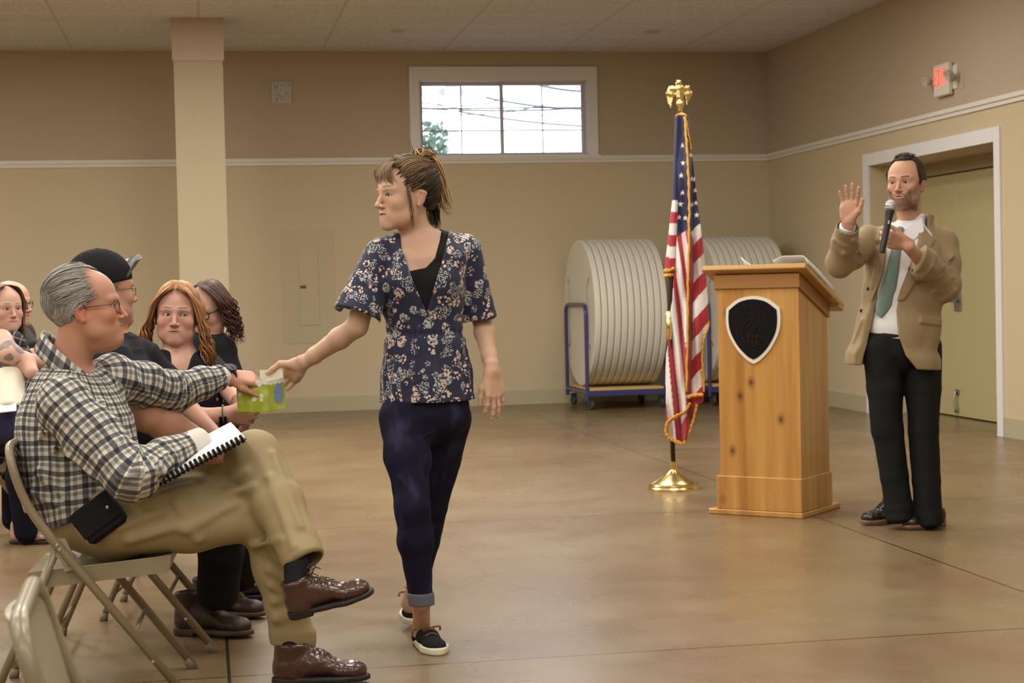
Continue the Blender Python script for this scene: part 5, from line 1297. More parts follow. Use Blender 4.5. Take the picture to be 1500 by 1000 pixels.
m = mat('tie_green', (.16, .25, .22), .55, sheen=.3); nb = NB(m); v = nb.n('TexVoronoi', Scale=210.); nb.l(nb.obj(), v.inputs['Vector']); nb.base(nb.mix(nb.math('LESS_THAN', v.outputs['Distance'], .35), (.15, .235, .205), (.24, .33, .29)))
tie = G().sheet(gr, 0, -.006).mk('necktie', m, root, smooth=True)
sculpt('tie_knot', [Seg(tp[0]-YC*.006, tp[1]-YC*.008, (.021, .016), (.014, .012), side, k=.01)], .004, m, tie)
M_BLK = mat('trousers_black', (.012, .0125, .013), .75, spec=.15)
tr = [Seg(q(1318, 476), q(1321, 512), (.160, .120), (.170, .125), side, k=.04)]
tr += chain([hr, lerp(hr, kr, .5), kr, lerp(kr, ar, .6), ar, q(1318, 757)], [(.098, .105), (.088, .095), (.077, .08), (.068, .075), (.068, .085), (.070, .095)], side, k=.015, cap=.03)
tr += chain([hl, lerp(hl, kl, .5), kl, lerp(kl, al, .6), al, q(1362, 764, 8.42)], [(.096, .105), (.086, .095), (.075, .08), (.070, .075), (.066, .085), (.068, .09)], side, k=.010, cap=.03)
tr += [Plane(q(1318, 483), ZC, k=.003), folds(.005, 22, ZC+XC*.4, .5, 2.)]
sculpt('trousers', tr, .0060, M_BLK, root)
g = G()
mb = mat('belt_black', (.008, .008, .008), .3)
sculpt('belt', [Seg(q(1318, 485), q(1318.5, 493), (.1645, .124), (.1655, .125), side, cap=.005, k=.002)], .0050, mb, root)
# --- jacket
tan = (.285, .205, .108)
jk = chain([q(1328, 362), q(1326, 374), q(1322, 430), q(1316, 480), q(1308, 525), q(1306, 548)], [(.130, .085), (.190, .125), (.190, .140), (.198, .145), (.222, .155), (.232, .158)], side, k=.04, cap=.05)
jk += [Seg(q(1318, 348), RS, (.050, .055), (.064, .068), side, k=.035), Seg(q(1346, 344), LS, (.050, .060), (.068, .072), side, k=.035), Seg(q(1338, 350, 8.48), q(1344, 314, 8.50), (.090, .090), (.084, .082), side, k=.02, cap=.006)]
slR = chain([RS+ZC*-.005, lerp(RS, RE, .5), RE-ZC*.005, lerp(RE, RW, .45), lerp(RE, RW, .86)], [(.070, .078), (.072, .080), (.068, .072), (.062, .064), (.057, .057)], k=.03, cap=.03)
slL = chain([LS+ZC*-.005, lerp(LS, LE, .5), LE, lerp(LE, LW, .5), lerp(LE, LW, .98)], [(.074, .080), (.076, .082), (.074, .078), (.064, .066), (.054, .054)], k=.03, cap=.03)
jk += slR+slL
for (a, b, d_) in (((1236, 372), (1262, 388), 8.20), ((1222, 352), (1240, 362), 8.13), ((1250, 352), (1262, 372), 8.30), ((1392, 392), (1372, 408), 8.34), ((1396, 405), (1368, 428), 8.31), ((1400, 425), (1380, 440), 8.38), ((1366, 392), (1348, 402), 8.24), ((1395, 375), (1380, 392), 8.36), ((1262, 470), (1250, 500), 8.28), ((1290, 372), (1278, 420), 8.26), ((1300, 380), (1285, 445), 8.26)):
    p0 = surfpx(jk, *a, 7.8); p1 = surfpx(jk, *b, 7.8)
    if abs((p0-q(*a))@YC) < .4 and abs((p1-q(*b))@YC) < .4: jk.append(Seg(p0, p1, .010, .004, k=.022))
jk += [folds(.0050, 17, ZC*.7+XC*.6, .4, 3.), folds(.003, 34, ZC, .35, 1.)]
opening = [(1322, 300), (1346, 326), (1345, 352), (1330, 392), (1316, 425), (1310, 455), (1312, 490), (1322, 520), (1340, 542), (1345, 575), (1225, 575), (1238, 516), (1262, 480), (1278, 440), (1292, 400), (1297, 372), (1298, 350), (1300, 328)]
jk += [Fn(pxprism(opening, 8.35, .02, -1.), op='s', k=.006), Plane(q(1300, 537), -ZC-XC*.08, k=.004), Fn(lambda p, f=Plane(q(1345, 316, 8.47), ZC-XC*.35-YC*.25).fn, o=q(1338, 330, 8.48).astype(f32): np.where(np.hypot((p-o)@XC.astype(f32), (p-o)@YC.astype(f32)) < .135, f(p), -1.), op='i', k=.004), Seg(q(1334, 350, 8.45), q(1336, 295, 8.47), .078, .076, op='s', k=.006)]
hol = chain([q(1326, 372), q(1322, 430), q(1316, 480), q(1308, 560)], [(.170, .116), (.166, .122), (.176, .130), (.212, .144)], side, cap=.02, k=.02)
for h_ in hol: h_.op = 's'; h_.k = .004
jk += hol+[Seg(lerp(RE, RW, .70), lerp(RE, RW, 1.05), .046, .049, op='s', k=.004, cap=.01), Seg(lerp(LE, LW, .84), lerp(LE, LW, 1.15), .044, .046, op='s', k=.004, cap=.01)]
lapR = pxprism([(1346, 326), (1356, 330), (1370, 352), (1362, 362), (1366, 368), (1352, 392), (1320, 440), (1312, 440), (1330, 392), (1345, 352)], 8.35, .1, -1.)
lapL = pxprism([(1300, 328), (1290, 335), (1284, 352), (1289, 358), (1285, 364), (1290, 395), (1282, 425), (1278, 440), (1292, 400), (1297, 372)], 8.35, .1, -1.)
fl_ = pxprism([(1344, 462), (1382, 467), (1381, 478), (1343, 473)], 8.35, .1, -1.); hem = pxprism([(1315, 455), (1319, 455), (1320, 490), (1316, 490)], 8.35, .1, -1.)
jk += [relief(lapR, .012, .008), relief(lapL, .012, .008), relief(fl_, .009, .008)]
m = mat('jacket_tan', tan, .8, sheen=.15); nb = NB(m); ob = nb.obj(); nb.base(nb.mix(nb.noise(ob, 7, 3), (.26, .188, .098), (.31, .228, .122))); nb.bump(nb.noise(ob, 380, 2), .25, .002)
jo = sculpt('jacket', jk, .0048, m, root)
mbt = mat('button_brown', (.03, .018, .012), .35)
for (x, y) in ((1278, 423), (1268, 455)):
    p0 = surfpx(jk, x-6, y, 7.8); G().lathe([(0, -.003), (.009, -.003), (.009, .002), (.006, .004), (0, .004)], 14, p0, frame(z=-YC, y=ZC)).mk('button', mbt, jo)
for k_ in range(3):
    p0 = surfpx(jk, 1327+k_*5, 391+k_*2.5, 7.8); G().lathe([(0, -.002), (.0065, -.002), (.0065, .003), (0, .003)], 12, p0, frame(z=-YC, y=ZC)).mk('button', mbt, jo)
# shirt cuffs
sculpt('shirt_cuff', [Seg(lerp(RE, RW, .80), lerp(RE, RW, .90), .040, .038, cap=.01, k=.004)], .0045, M_SHIRT, root)
# --- shoes
M_SH = mat('leather_black', (.016, .014, .016), .3, coat=.3); M_SO = mat('sole_brown', (.20, .10, .06), .5); M_LB = mat('lace_black', (.01, .01, .01), .6)
for hh_, tt in ((on_z(1325, 762), on_z(1258, 771)), (on_z(1382, 768), on_z(1322, 778))):
    boot(shoeF(hh_, tt, L=.30), root, M_SH, M_SO, M_LB, .075, name='shoe')
g = G(); rp = LH(-.0105, .118, -.010); g.tube([rp+LH.v(.000, .011*math.cos(a), .011*math.sin(a)) for a in np.linspace(0, 2*PI, 18, endpoint=False)], .0018, 6, closed=True); g.mk('ring', MATS['silver'], root, smooth=True)
# --- microphone
mic = empty('microphone', m1, 'black handheld microphone with a silver mesh ball held by the speaking man', 'microphone')
Mm = frame(z=-ax, y=YC); Lm = np.linalg.norm(m1-m0)
g = G().lathe([(0, 0), (.0125, .0), (.0135, .006), (.0150, .06), (.0165, Lm-.065), (.020, Lm-.035), (.0225, Lm-.026), (.0225, Lm-.020), (.02, Lm-.018)], 24, m1, Mm); g.mk('handle', mat('mic_black', (.012, .012, .014), .35), mic, auto=35)
m = mat('mic_mesh', (.42, .42, .43), .35, metal=.7); nb = NB(m); v = nb.n('TexVoronoi', Scale=420.); nb.l(nb.obj(), v.inputs['Vector']); nb.bump(v.outputs['Distance'], .8, .002)
G().lathe([(.021, Lm-.020), (.0255, Lm-.010), (.0268, Lm+.002), (.0268, Lm+.006), (.0262, Lm+.016), (.021, Lm+.026), (.012, Lm+.032), (0, Lm+.0335)], 28, m1, Mm).mk('grille_ball', m, mic, smooth=True)
G().lathe([(.0272, Lm-.001), (.0280, Lm+.0015), (.0280, Lm+.0045), (.0272, Lm+.007)], 28, m1, Mm).mk('band', mat('mic_band', (.55, .55, .56), .25, metal=.9), mic, smooth=True)
cc = lerp(m1, m0, .66); G().box(cc-YC*.0165, (.006, .004, .016), frame(z=-ax, y=YC)).mk('switch', mat('mic_switch', (.5, .5, .5), .4), mic)
# ================================================================== OLD MAN IN THE PLAID SHIRT
def q(x, y, d=5.42): return P(x, y, d)
root = empty('person', on_z(240, 960), 'grey haired old man in a plaid shirt and khaki trousers sitting cross legged, reaching out', 'person')
S3 = A(.50, .25, .165)
H3 = headF(q(127, 456, 5.40), 98, 5, 0, 1.06)
side = nrm(YC*.97+XC*.12)
RS, RE, RW = q(92, 592, 5.17), q(192, 698, 5.10), q(288, 650, 5.27)
LS, LE, LW = q(165, 552, 5.52), q(252, 574, 5.76), q(334, 550, 5.93)
LH3 = handF(LW, XC*.97+YC*.10-ZC*.16, -YC*.75-ZC*.35, 'L', 1.0)
RH3 = handF(RW-ZC*.02, XC*.72-ZC*.12+YC*.6, YC*.5+ZC*.8, 'R', .95)
body = head_prims(H3, full=.6, nose=1.02, chin=-.002)
body += [Seg(H3(0, .022, -.03), q(100, 545, 5.42), (.060, .060), (.066, .062), side, k=.03), Ell(H3(0, -.035, -.098), (.04, .045, .03), H3.M, k=.03)]
tor = [q(103, 576), q(110, 600), q(118, 650), q(128, 700), q(142, 760)]
body += chain(tor, [(.14, .09), (.155, .115), (.155, .135), (.15, .135), (.145, .10)], side, k=.04)
body += [Seg(q(103, 568), RS, .05, .055, k=.03), Seg(q(103, 562), LS, .05, .055, k=.03)]
body += chain([RS, RE], [.055, .047])+chain([RE, lerp(RE, RW, .35), RW], [.044, .045, .029], k=.02)
body += chain([LS, LE], [.055, .045])+chain([LE, lerp(LE, LW, .35), LW], [.044, .042, (.029, .024)], k=.02)
body += hand_prims(LH3, curl=((.35, .35, .2), (.30, .35, .25), (.55, .6, .3), (.7, .7, .4)), spread=(.05, .0, -.04, -.08), thumb=((.5, .8, -.35), (.1, .95, -.25)))
body += hand_prims(RH3, curl=((.6, .7, .5),)*4, thumb=((.6, .7, -.3), (.2, .9, -.3)))
rh, rk, ra = q(172, 758, 5.30), q(388, 752, 5.36), q(429, 930, 5.43)
lh, lk, la = q(195, 742, 5.58), q(374, 668, 5.37), q(448, 822, 5.18)
body += chain([rh, rk, lerp(rk, ra, .9)], [.09, .06, .045], k=.03)+chain([lh, lk, lerp(lk, la, .8)], [.09, .055, .035], k=.03)
bc = head_col(H3, S3, (.40, .17, .13), (.22, .19, .17), blush=.6, browd=.6, rosy=(.55, .16, .10), seed=4)
sculpt('body', body, .0050, M_SKIN, root, colfn=bc, fine=[(H3(0, 0, 0)-.155, H3(0, 0, 0)+.155, .0018), (*hbox(LH3, .12), .0020)])
eyes(H3, root, XC*.9+YC*.2-ZC*.1, (.10, .10, .08))
glasses(H3, root, w=.024, h=.017)
# hair: grey, thin on top, high forehead
GR1, GR2 = A(.15, .14, .135), A(.52, .50, .47)
hp = short_hair(H3, .009, line=[.030, .030, -.004, -.012, -.018, -.014, .000, .020, .03], temple=.0, nape=-.052, f=75, amp=.004)
sculpt('hair', hp, .0022, M_HAIR, root, colfn=hair_col(H3, GR1*1.0, GR2*.9, (1, .35, .6), 95, 1.))
K = Locks(21)
for (a_, b_, n_) in (((-.070, -.016, .05), (-.070, .07, .02), 40), ((-.066, -.012, .075), (-.060, .085, .05), 40), ((-.055, -.006, .10), (-.045, .095, .075), 40), ((-.035, .005, .125), (-.02, .105, .07), 34), ((.0, .012, .135), (.0, .112, .06), 26), ((.04, 0, .115), (.03, .10, .06), 20),
                     ((-.074, .02, .03), (-.060, .075, -.02), 40), ((-.070, .045, .02), (-.045, .085, -.040), 40), ((-.05, .09, .06), (-.03, .095, -.03), 40), ((-.02, .11, .05), (-.01, .10, -.04), 30), ((-.064, .04, -.01), (-.05, .055, -.055), 40), ((-.055, .07, -.01), (-.04, .072, -.058), 40), ((-.035, .085, -.01), (-.015, .080, -.055), 30)):
    comb(K, H3, a_, b_, int(n_*1.7), .0021, (GR1*1.2, GR2*1.05), lift=.009, jit=.010, N=5, pw=.9)
for i in range(14): comb(K, H3, (-.03+.05*K.r.random(), -.035, .125), (-.02, .05, .130), 1, .0018, (GR2*.9, GR2*1.1), lift=.003, jit=.012)
K.mk('hair_locks', root)
# --- plaid shirt
m = mat('plaid', (.5, .5, .5), .8); nb = NB(m); uv = nb.attr('UVP'); o_ = nb.xyz(uv)
def stripes(c, off):
    f = nb.math('FRACT', nb.math('ADD', nb.math('DIVIDE', c, .046), off))
    dark = nb.math('LESS_THAN', nb.math('ABSOLUTE', nb.math('SUBTRACT', f, .26)), .165); grey = nb.math('LESS_THAN', nb.math('ABSOLUTE', nb.math('SUBTRACT', f, .70)), .12)
    return dark, grey
du, gu = stripes(o_[0], .1); dv, gv = stripes(o_[1], .35)
sm = nb.math('ADD', nb.math('MULTIPLY', nb.math('ADD', du, dv), .40), nb.math('MULTIPLY', nb.math('ADD', gu, gv), .20))
warm = nb.mix(nb.math('MULTIPLY', nb.math('ADD', gu, gv), .5), (.56, .54, .46), (.50, .49, .44))
nb.base(nb.ramp(sm, [(0., (.60, .575, .49)), (.2, (.34, .325, .285)), (.4, (.135, .135, .145)), (.6, (.085, .080, .075)), (.8, (.022, .022, .030))]))
nb.bump(nb.noise(nb.obj(), 350, 2), .15, .002); M_PLAID = m
shc = chain([q(104, 574), q(106, 592), q(110, 620), q(114, 665), q(124, 710), q(140, 752)], [(.125, .060), (.175, .110), (.195, .165), (.190, .178), (.190, .175), (.192, .172)], side, k=.045)
arR = chain([RS+ZC*.0, lerp(RS, RE, .45), RE, lerp(RE, RW, .5), lerp(RE, RW, .93)], [(.078, .082), (.080, .084), (.074, .076), (.064, .064), (.050, .050)], YC, k=.03, cap=.02)
arL = chain([LS, lerp(LS, LE, .5), LE, lerp(LE, LW, .5), lerp(LE, LW, .86)], [(.070, .074), (.070, .072), (.068, .072), (.050, .054), (.042, .044)], YC, k=.03, cap=.02)
sh = shc+[Seg(q(103, 568), RS, (.058, .058), (.078, .080), k=.035), Seg(q(108, 560), LS, (.058, .055), (.070, .070), k=.035)]+arR+arL+[Seg(q(84, 562), q(70, 615), (.115, .055), (.15, .07), side, k=.05)]
def foldpx(L, pts, r=.010, k=.022, d0=4.6, r2=.004, base=None):
    for (a, b) in pts:
        p0 = surfpx(base or L, *a, d0); p1 = surfpx(base or L, *b, d0)
        if np.linalg.norm(p0-p1) < .5: L.append(Seg(p0, p1, r, r2, k=k))
foldpx(sh, [((175, 690), (205, 655)), ((185, 700), (225, 670)), ((150, 672), (180, 640)), ((205, 690), (238, 690)), ((100, 665), (140, 700)), ((245, 530), (262, 580)), ((262, 527), (275, 575)), ((232, 540), (240, 590)), ((282, 535), (300, 560)), ((60, 690), (100, 735)), ((50, 720), (95, 745)), ((150, 720), (175, 700)), ((215, 700), (250, 660)), ((240, 690), (268, 655)), ((200, 560), (225, 585)), ((170, 560), (200, 600)), ((150, 590), (170, 650)), ((70, 590), (60, 640)), ((95, 610), (80, 660))])
sh += [folds(.0055, 19, ZC*.8+XC*.5, .4, 5.), folds(.003, 40, ZC+XC*.3, .4, 2.), Fn(lambda p, f=Plane(q(115, 757), -ZC+XC*.35).fn, o=q(196, 700).astype(f32): np.where((p-o)@XC.astype(f32) < 0, f(p), -1.), op='i', k=.004)]
hol = [Seg(lerp(LE, LW, .70), lerp(LE, LW, .95), .034, .034, op='s', k=.003, cap=.01)]
for h_ in hol: h_.op = 's'
sh += hol+[Seg(H3(0, .02, -.06), q(103, 535, 5.42), .070, .074, op='s', k=.004)]
_sv = seg_uv([(shc, 0, .17), (uvpath([RS, lerp(RS, RE, .5), RE, lerp(RE, RW, .5), RW], .074, YC), .31, .072), (uvpath([LS, lerp(LS, LE, .5), LE, lerp(LE, LW, .5), LW], .062, YC), .17, .060)])
def uvf(V):
    o = _sv(V); t = o[:, 2] == 0; c = q(112, 620).astype(f32); d = V-c; a, b = d@side, d@np.cross(ZC, side)
    r = np.hypot(a*.95, b); o[t, 0] = (-V[:, 2]+.75*np.minimum(r, .21))[t]; o[t, 1] = (np.arctan2(b, a*.95)*.175)[t]; return o
sho = sculpt('shirt', sh, .0042, M_PLAID, root, uvfn=uvf)
# collar: a folded band round the neck
def ring(cx, cy, ax_, ay_, lat, t):
    c = q(cx, cy, 5.42); v = (q(cx+ax_, cy+ay_, 5.42)-c); return c+v*math.cos(t)+YC*lat*math.sin(t)
gr = []; uvs = []
th_ = np.linspace(.30, 2*PI-.30, 61)
for r_, (cx, cy, ax_, ay_, lat) in enumerate([(106, 540, 38, 34, .080), (107, 524, 40, 36, .080), (107, 522, 43, 37, .084), (104, 536, 45, 39, .094), (101, 550, 48, 40, .106)]):
    row = []
    for t in th_:
        w_ = math.exp(-((min(t, 2*PI-t)-.3)/.35)**2)*(r_ == 4); row.append(ring(cx, cy, ax_, ay_, lat, t)-ZC*.028*w_+XC*.012*w_); uvs.append((r_*.018, t*.095, 0))
    gr.append(row)
gc = G().sheet(gr, 0, .004); col = gc.mk('collar', M_PLAID, root, smooth=True)
if len(col.data.vertices) == 2*len(uvs): vattr(col, 'UVP', np.array(uvs+uvs))
sculpt('undershirt_cuff', [Seg(lerp(RE, RW, .86), lerp(RE, RW, 1.10), .050, .044, cap=.01, k=.004)], .004, mat('thermal_white', (.66, .63, .58), .85, bump=(200, .4)), root)
sculpt('undershirt_cuff', [Seg(lerp(LE, LW, .80), lerp(LE, LW, .95), .0385, .034, cap=.008, k=.004)], .003, MATS['thermal_white'], root)
mbt2 = mat('button_dark', (.04, .04, .05), .4)
# watch
M_WB = mat('watch_black', (.015, .015, .018), .45)
wc = lerp(LE, LW, 1.02); wd = nrm(LW-LE)
g = G(); M_ = frame(z=wd, y=ZC); g.tube([wc+M_@A(.034*math.cos(a), .029*math.sin(a), 0) for a in np.linspace(0, 2*PI, 28, endpoint=False)], .0115, 8, closed=True, flat=.28, up=wd)
wt = g.mk('watch_strap', M_WB, root, smooth=True); nz = nrm(-YC*.75+ZC*.6)
nz = nrm(nz-wd*np.dot(nz, wd)); G().lathe([(0, -.003), (.019, -.003), (.0205, .003), (.018, .008), (0, .009)], 24, wc+nz*.030, frame(z=nz, y=wd)).mk('watch_case', M_WB, wt, auto=40)
# --- khaki trousers
m = mat('khaki', (.33, .26, .13), .8); nb = NB(m); ob = nb.obj(); nb.base(nb.mix(nb.noise(ob, 6, 3), (.30, .238, .122), (.37, .298, .162))); nb.bump(nb.noise(ob, 420, 2), .2, .002); M_KH = m
kh = [Seg(q(138, 742, 5.42), q(176, 768, 5.43), (.185, .150), (.180, .118), side, k=.05)]
Tr = chain([rh, lerp(rh, rk, .5), rk, lerp(rk, ra, .45), ra, q(430, 948, 5.43)], [(.110, .118), (.098, .112), (.078, .082), (.068, .070), (.064, .066), (.065, .068)], YC, k=.035, cap=.02)
Tl = chain([lh, lerp(lh, lk, .5), lk, lerp(lk, la, .45), lerp(lk, la, .98)], [(.105, .10), (.092, .092), (.078, .080), (.072, .076), (.066, .066)], YC, k=.03, cap=.02)
kh += Tr+Tl
foldpx(kh, [((258, 735), (290, 790)), ((165, 700), (205, 745)), ((175, 770), (240, 748)), ((190, 790), (262, 770)), ((205, 735), (280, 712)), ((270, 775), (345, 738)), ((250, 700), (320, 705)), ((330, 705), (362, 690)), ((338, 722), (372, 712)), ((400, 665), (440, 770)), ((395, 700), (430, 800)), ((372, 800), (412, 790)), ((398, 858), (432, 880)), ((402, 880), (440, 868)), ((405, 905), (440, 893)), ((395, 835), (420, 850)), ((160, 725), (155, 760)), ((240, 680), (300, 668))], r=.0095, k=.026, r2=.004)
kh += [folds(.0045, 20, XC, .35, 7.), Plane(q(120, 722, 5.42), -XC*.45+ZC*.9, k=.006), Plane(q(429, 946, 5.42), -ZC-XC*.12)]
kh += [Seg(lerp(lk, la, .85), lerp(lk, la, 1.12), .050, .050, op='s', k=.003, cap=.01)]
sculpt('trousers', kh, .0046, M_KH, root)
sculpt('belt', [Seg(q(146, 741, 5.42), q(152, 747, 5.42), (.188, .136), (.188, .136), side, cap=.012, k=.003)], .005, mat('belt_dark', (.02, .016, .012), .5), root)
# belt pouch
pc = q(147, 757, 5.20); Mp = frame(x=nrm(XC*.80+ZC*.56), y=YC); 
pg = G().box(pc, (.135, .07, .115), Mp, 0, .012); pg.box(pc-YC*.037+Mp@A(0, 0, .012), (.137, .006, .085), Mp, 0, .002)
pu = pg.mk('belt_pouch', mat('nylon_black', (.012, .012, .014), .7, spec=.15, bump=(300, .3)), root)
G().lathe([(0, 0), (.005, .001), (0, .003)], 10, pc-YC*.041+Mp@A(.045, 0, .01), frame(z=-YC, y=ZC)).mk('snap', mat('snap', (.4, .4, .4), .3, metal=1.), pu)
# socks and boots
M_BT = mat('leather_brown', (.060, .022, .014), .28, coat=.35, bump=(55, .25)); M_BS = mat('boot_sole', (.018, .014, .012), .55); M_BL = mat('lace_brown', (.055, .030, .018), .6); M_SK = mat('sock_black', (.014, .014, .016), .9, spec=.15)
BU = shoeF(q(424, 906, 5.16), q(548, 872, 5.13), up=ZC*.97-XC*.24-YC*.22, L=.275); BD = shoeF(on_z(398, 1004)+A(0, 0, 0), on_z(543, 998), L=.31)
sculpt('sock', [Seg(lerp(lk, la, .86), BU(.057, 0, .105), .048, .034, k=.01)], .004, M_SK, root); sculpt('sock', [Seg(lerp(rk, ra, .9), BD(.057, 0, .10), .046, .034, k=.01)], .004, M_SK, root)
boot(BU, root, M_BT, M_BS, M_BL, .112); boot(BD, root, M_BT, M_BS, M_BL, .11, loops=False)
# --- spiral notebook lying on the crossed leg
A0, B0 = q(229, 709, 5.10), q(359, 641, 5.17); ux = nrm(B0-A0); Ln = np.linalg.norm(B0-A0)
nx = frame(x=ux, z=nrm(ZC*1.0-XC*.35-YC*.28)); wy = nx[:, 1]; NBF = Fr(A0, nx); 
nbk = empty('notebook', NBF(Ln/2, .1, 0), 'open white notebook with black comb binding lying on the crossed leg of the old man', 'notebook')
G().box(NBF(Ln/2, .108, .0), (Ln, .212, .008), nx, 0, .001).mk('pages', mat('pages', (.78, .77, .76), .7), nbk)
G().box(NBF(Ln/2, .108, -.006), (Ln+.004, .216, .002), nx).mk('cover', M_SK, nbk)
N_ = 19
for i in range(N_):
    x = .010+(Ln-.02)*i/(N_-1); g = G()
    g.tube([NBF(x, .006+.011*math.cos(a), .000+.011*math.sin(a)) for a in np.linspace(0, 2*PI, 14, endpoint=False)], .0030, 6, closed=True, flat=1.6); g.mk('binding_ring', M_SK, nbk, smooth=True)
# ================================================================== REST OF THE AUDIENCE
M_TEE = mat('tee_black', (.016, .016, .022), .85, spec=.15, bump=(300, .2)); M_JB = mat('jeans_black', (.012, .012, .016), .85, spec=.15)
def tube_limb(pts, rs, k=.02): return chain(pts, rs, k=k)
# ------------------------------------------------------------------ man in the black cap
def q(x, y, d=6.0): return P(x, y, d)
root = empty('person', on_z(270, 920), 'heavy man in a black cap and black t shirt sitting beyond the old man', 'person')
S4 = A(.50, .26, .18)
H4 = headF(q(152, 430, 5.98), 128, 2, 0, 1.06)
side = nrm(YC*.97+XC*.15)
RS, RE, RW = q(160, 535, 5.78), q(212, 606, 5.70), q(305, 652, 5.86)
LS, LE, LW = q(205, 530, 6.20), q(262, 590, 6.25), q(315, 640, 6.08)
RH4 = handF(RW, XC*.8+YC*.4-ZC*.2, ZC*.6+YC*.6, 'R'); 
body = head_prims(H4, full=1.) + [Seg(H4(0, .02, -.04), q(158, 500), (.066, .068), (.075, .075), side, k=.03)]
body += chain([q(160, 530), q(165, 580), q(172, 650), q(182, 715)], [(.15, .10), (.17, .14), (.17, .16), (.16, .14)], side, k=.04)
body += [Seg(q(160, 520), RS, .065, .06, k=.03), Seg(q(165, 520), LS, .065, .06, k=.03)]
body += chain([RS, RE], [.062, .056])+chain([RE, lerp(RE, RW, .35), RW], [.054, .055, .034], k=.02)+chain([LS, LE], [.062, .054])+chain([LE, LW], [.05, .032], k=.02)
body += hand_prims(RH4, curl=((.5, .5, .3),)*4)
rh, rk, ra = q(205, 740, 5.9), q(330, 722, 5.90), q(318, 880, 6.12)
lh, lk, la = q(210, 735, 6.2), q(335, 715, 6.25), q(350, 850, 6.55)
body += chain([rh, rk, lerp(rk, ra, .8)], [.09, .06, .04], k=.03)+chain([lh, lk, lerp(lk, la, .8)], [.09, .06, .04], k=.03)
sculpt('body', body, .0055, M_SKIN, root, colfn=head_col(H4, S4, (.38, .16, .12), (.10, .07, .05), blush=.4, beard=((.30, .24, .20), .35)), fine=[(H4(0, 0, 0)-.15, H4(0, 0, 0)+.15, .0022)])
eyes(H4, root, XC*.9+YC*.3)
glasses(H4, root, w=.024, h=.016)
sculpt('hair', short_hair(H4, .006), .003, M_HAIR, root, colfn=hair_col(H4, (.08, .07, .06), (.25, .22, .20), (1, .4, 1), 140))
tee = chain([q(160, 524), q(165, 580), q(172, 650), q(184, 720)], [(.165, .105), (.195, .165), (.20, .19), (.19, .17)], side, k=.04)+[Seg(q(160, 515), RS, (.070, .075), (.080, .085), k=.03), Seg(q(168, 515), LS, (.070, .075), (.080, .085), k=.03)]
tee += [Seg(q(158, 512), q(157, 497), .088, .078, side, k=.02, cap=.006)]+chain([RS, lerp(RS, RE, .75)], [.082, .078], cap=.01)+chain([LS, lerp(LS, LE, .75)], [.080, .078], cap=.01)+[folds(.004, 22, ZC+XC, .4)]
sculpt('t_shirt', tee, .005, M_TEE, root)
cap = [Ell(H4(0, .014, .052), np.array((.088, .110, .096))*1.06, H4.M, k=.01), Plane(H4(0, .0, .034), H4.v(0, -.10, -1), k=.006), groove(H4, (1, 1, .1), 30, .0012)]
co_ = sculpt('cap', cap, .0032, mat('cap_black', (.014, .014, .016), .85, spec=.15, bump=(300, .3)), root)
bb = []; 
for i in range(13):
    a = (i/12*2-1)*1.05; row = []
    for t in np.linspace(0, 1, 7): row.append(H4(math.sin(a)*(.078-.004*t), -.088-.050*t*math.cos(a*.7)+.080*(1-math.cos(a)), .074+.050*t-.030*(math.sin(a))**2))
    bb.append(row)
G().sheet(bb, 0, .005).mk('cap_bill', mat('bill_grey', (.060, .062, .064), .3, coat=.3), co_, auto=40)
G().lathe([(0, .004), (.006, .003), (.008, 0)], 12, H4(0, .014, .1465), H4.M).mk('cap_button', MATS['cap_black'], co_)
tr = [Seg(q(180, 712), q(205, 738, 6.05), (.20, .17), (.19, .13), side, k=.05)]+chain([rh, lerp(rh, rk, .5), rk, lerp(rk, ra, .5), lerp(rk, ra, .96)], [.12, .11, .085, .078, .075], YC, k=.03, cap=.02)+chain([lh, lerp(lh, lk, .5), lk, lerp(lk, la, .5), lerp(lk, la, .96)], [.12, .11, .085, .078, .075], YC, k=.03, cap=.02)+[folds(.005, 20, XC), Plane(q(180, 706), ZC)]
sculpt('trousers', tr, .0055, M_JB, root)
M_B2 = mat('leather_dark', (.040, .022, .015), .5, bump=(60, .3)); M_B2S = mat('sole_dark', (.055, .035, .022), .6)
boot(shoeF(on_z(256, 928), on_z(382, 934), L=.32), root, M_B2, M_B2S, M_BL, .13)
boot(shoeF(on_z(262, 903)+A(.05, 0, 0), on_z(378, 905), L=.31), root, M_B2, M_B2S, M_BL, .13)
# ------------------------------------------------------------------ woman with long red hair
def q(x, y, d=6.65): return P(x, y, d)
root = empty('person', on_z(330, 880), 'woman with long wavy red hair and a dark floral top sitting with clasped hands', 'person')
S5 = A(.58, .33, .25)
H5 = headF(q(259, 464), 6, 0, -3, 1.02)
side = nrm(XC*.85+YC*.5)
RS, RE, RW = q(222, 553, 6.50), q(262, 618, 6.30), q(330, 608, 6.30)
LS, LE, LW = q(306, 545, 6.80), q(332, 565, 6.70), q(351, 592, 6.45)
RH5 = handF(RW, XC*.95-ZC*.05+YC*.05, ZC*.8-YC*.4, 'R', .96); LH5 = handF(LW, XC*.25-ZC*.75-YC*.3, -XC*.3-YC*.6+ZC*.5, 'L', .94)
body = head_prims(H5, fem=1, full=.6, chin=-.001)+[Seg(H5(0, .018, -.04), q(262, 525), (.052, .055), (.058, .06), side, k=.03)]
body += chain([q(262, 545), q(262, 575), q(262, 630), q(262, 680)], [(.14, .09), (.16, .11), (.16, .12), (.17, .13)], side, k=.04)+[Seg(q(262, 535), RS, .055, .055, k=.03), Seg(q(262, 535), LS, .055, .055, k=.03)]
body += chain([RS, RE], [.055, .048])+chain([RE, lerp(RE, RW, .35), RW], [.046, .044, .029], k=.02)+chain([LS, LE], [.055, .048])+chain([LE, LW], [.044, .028], k=.02)
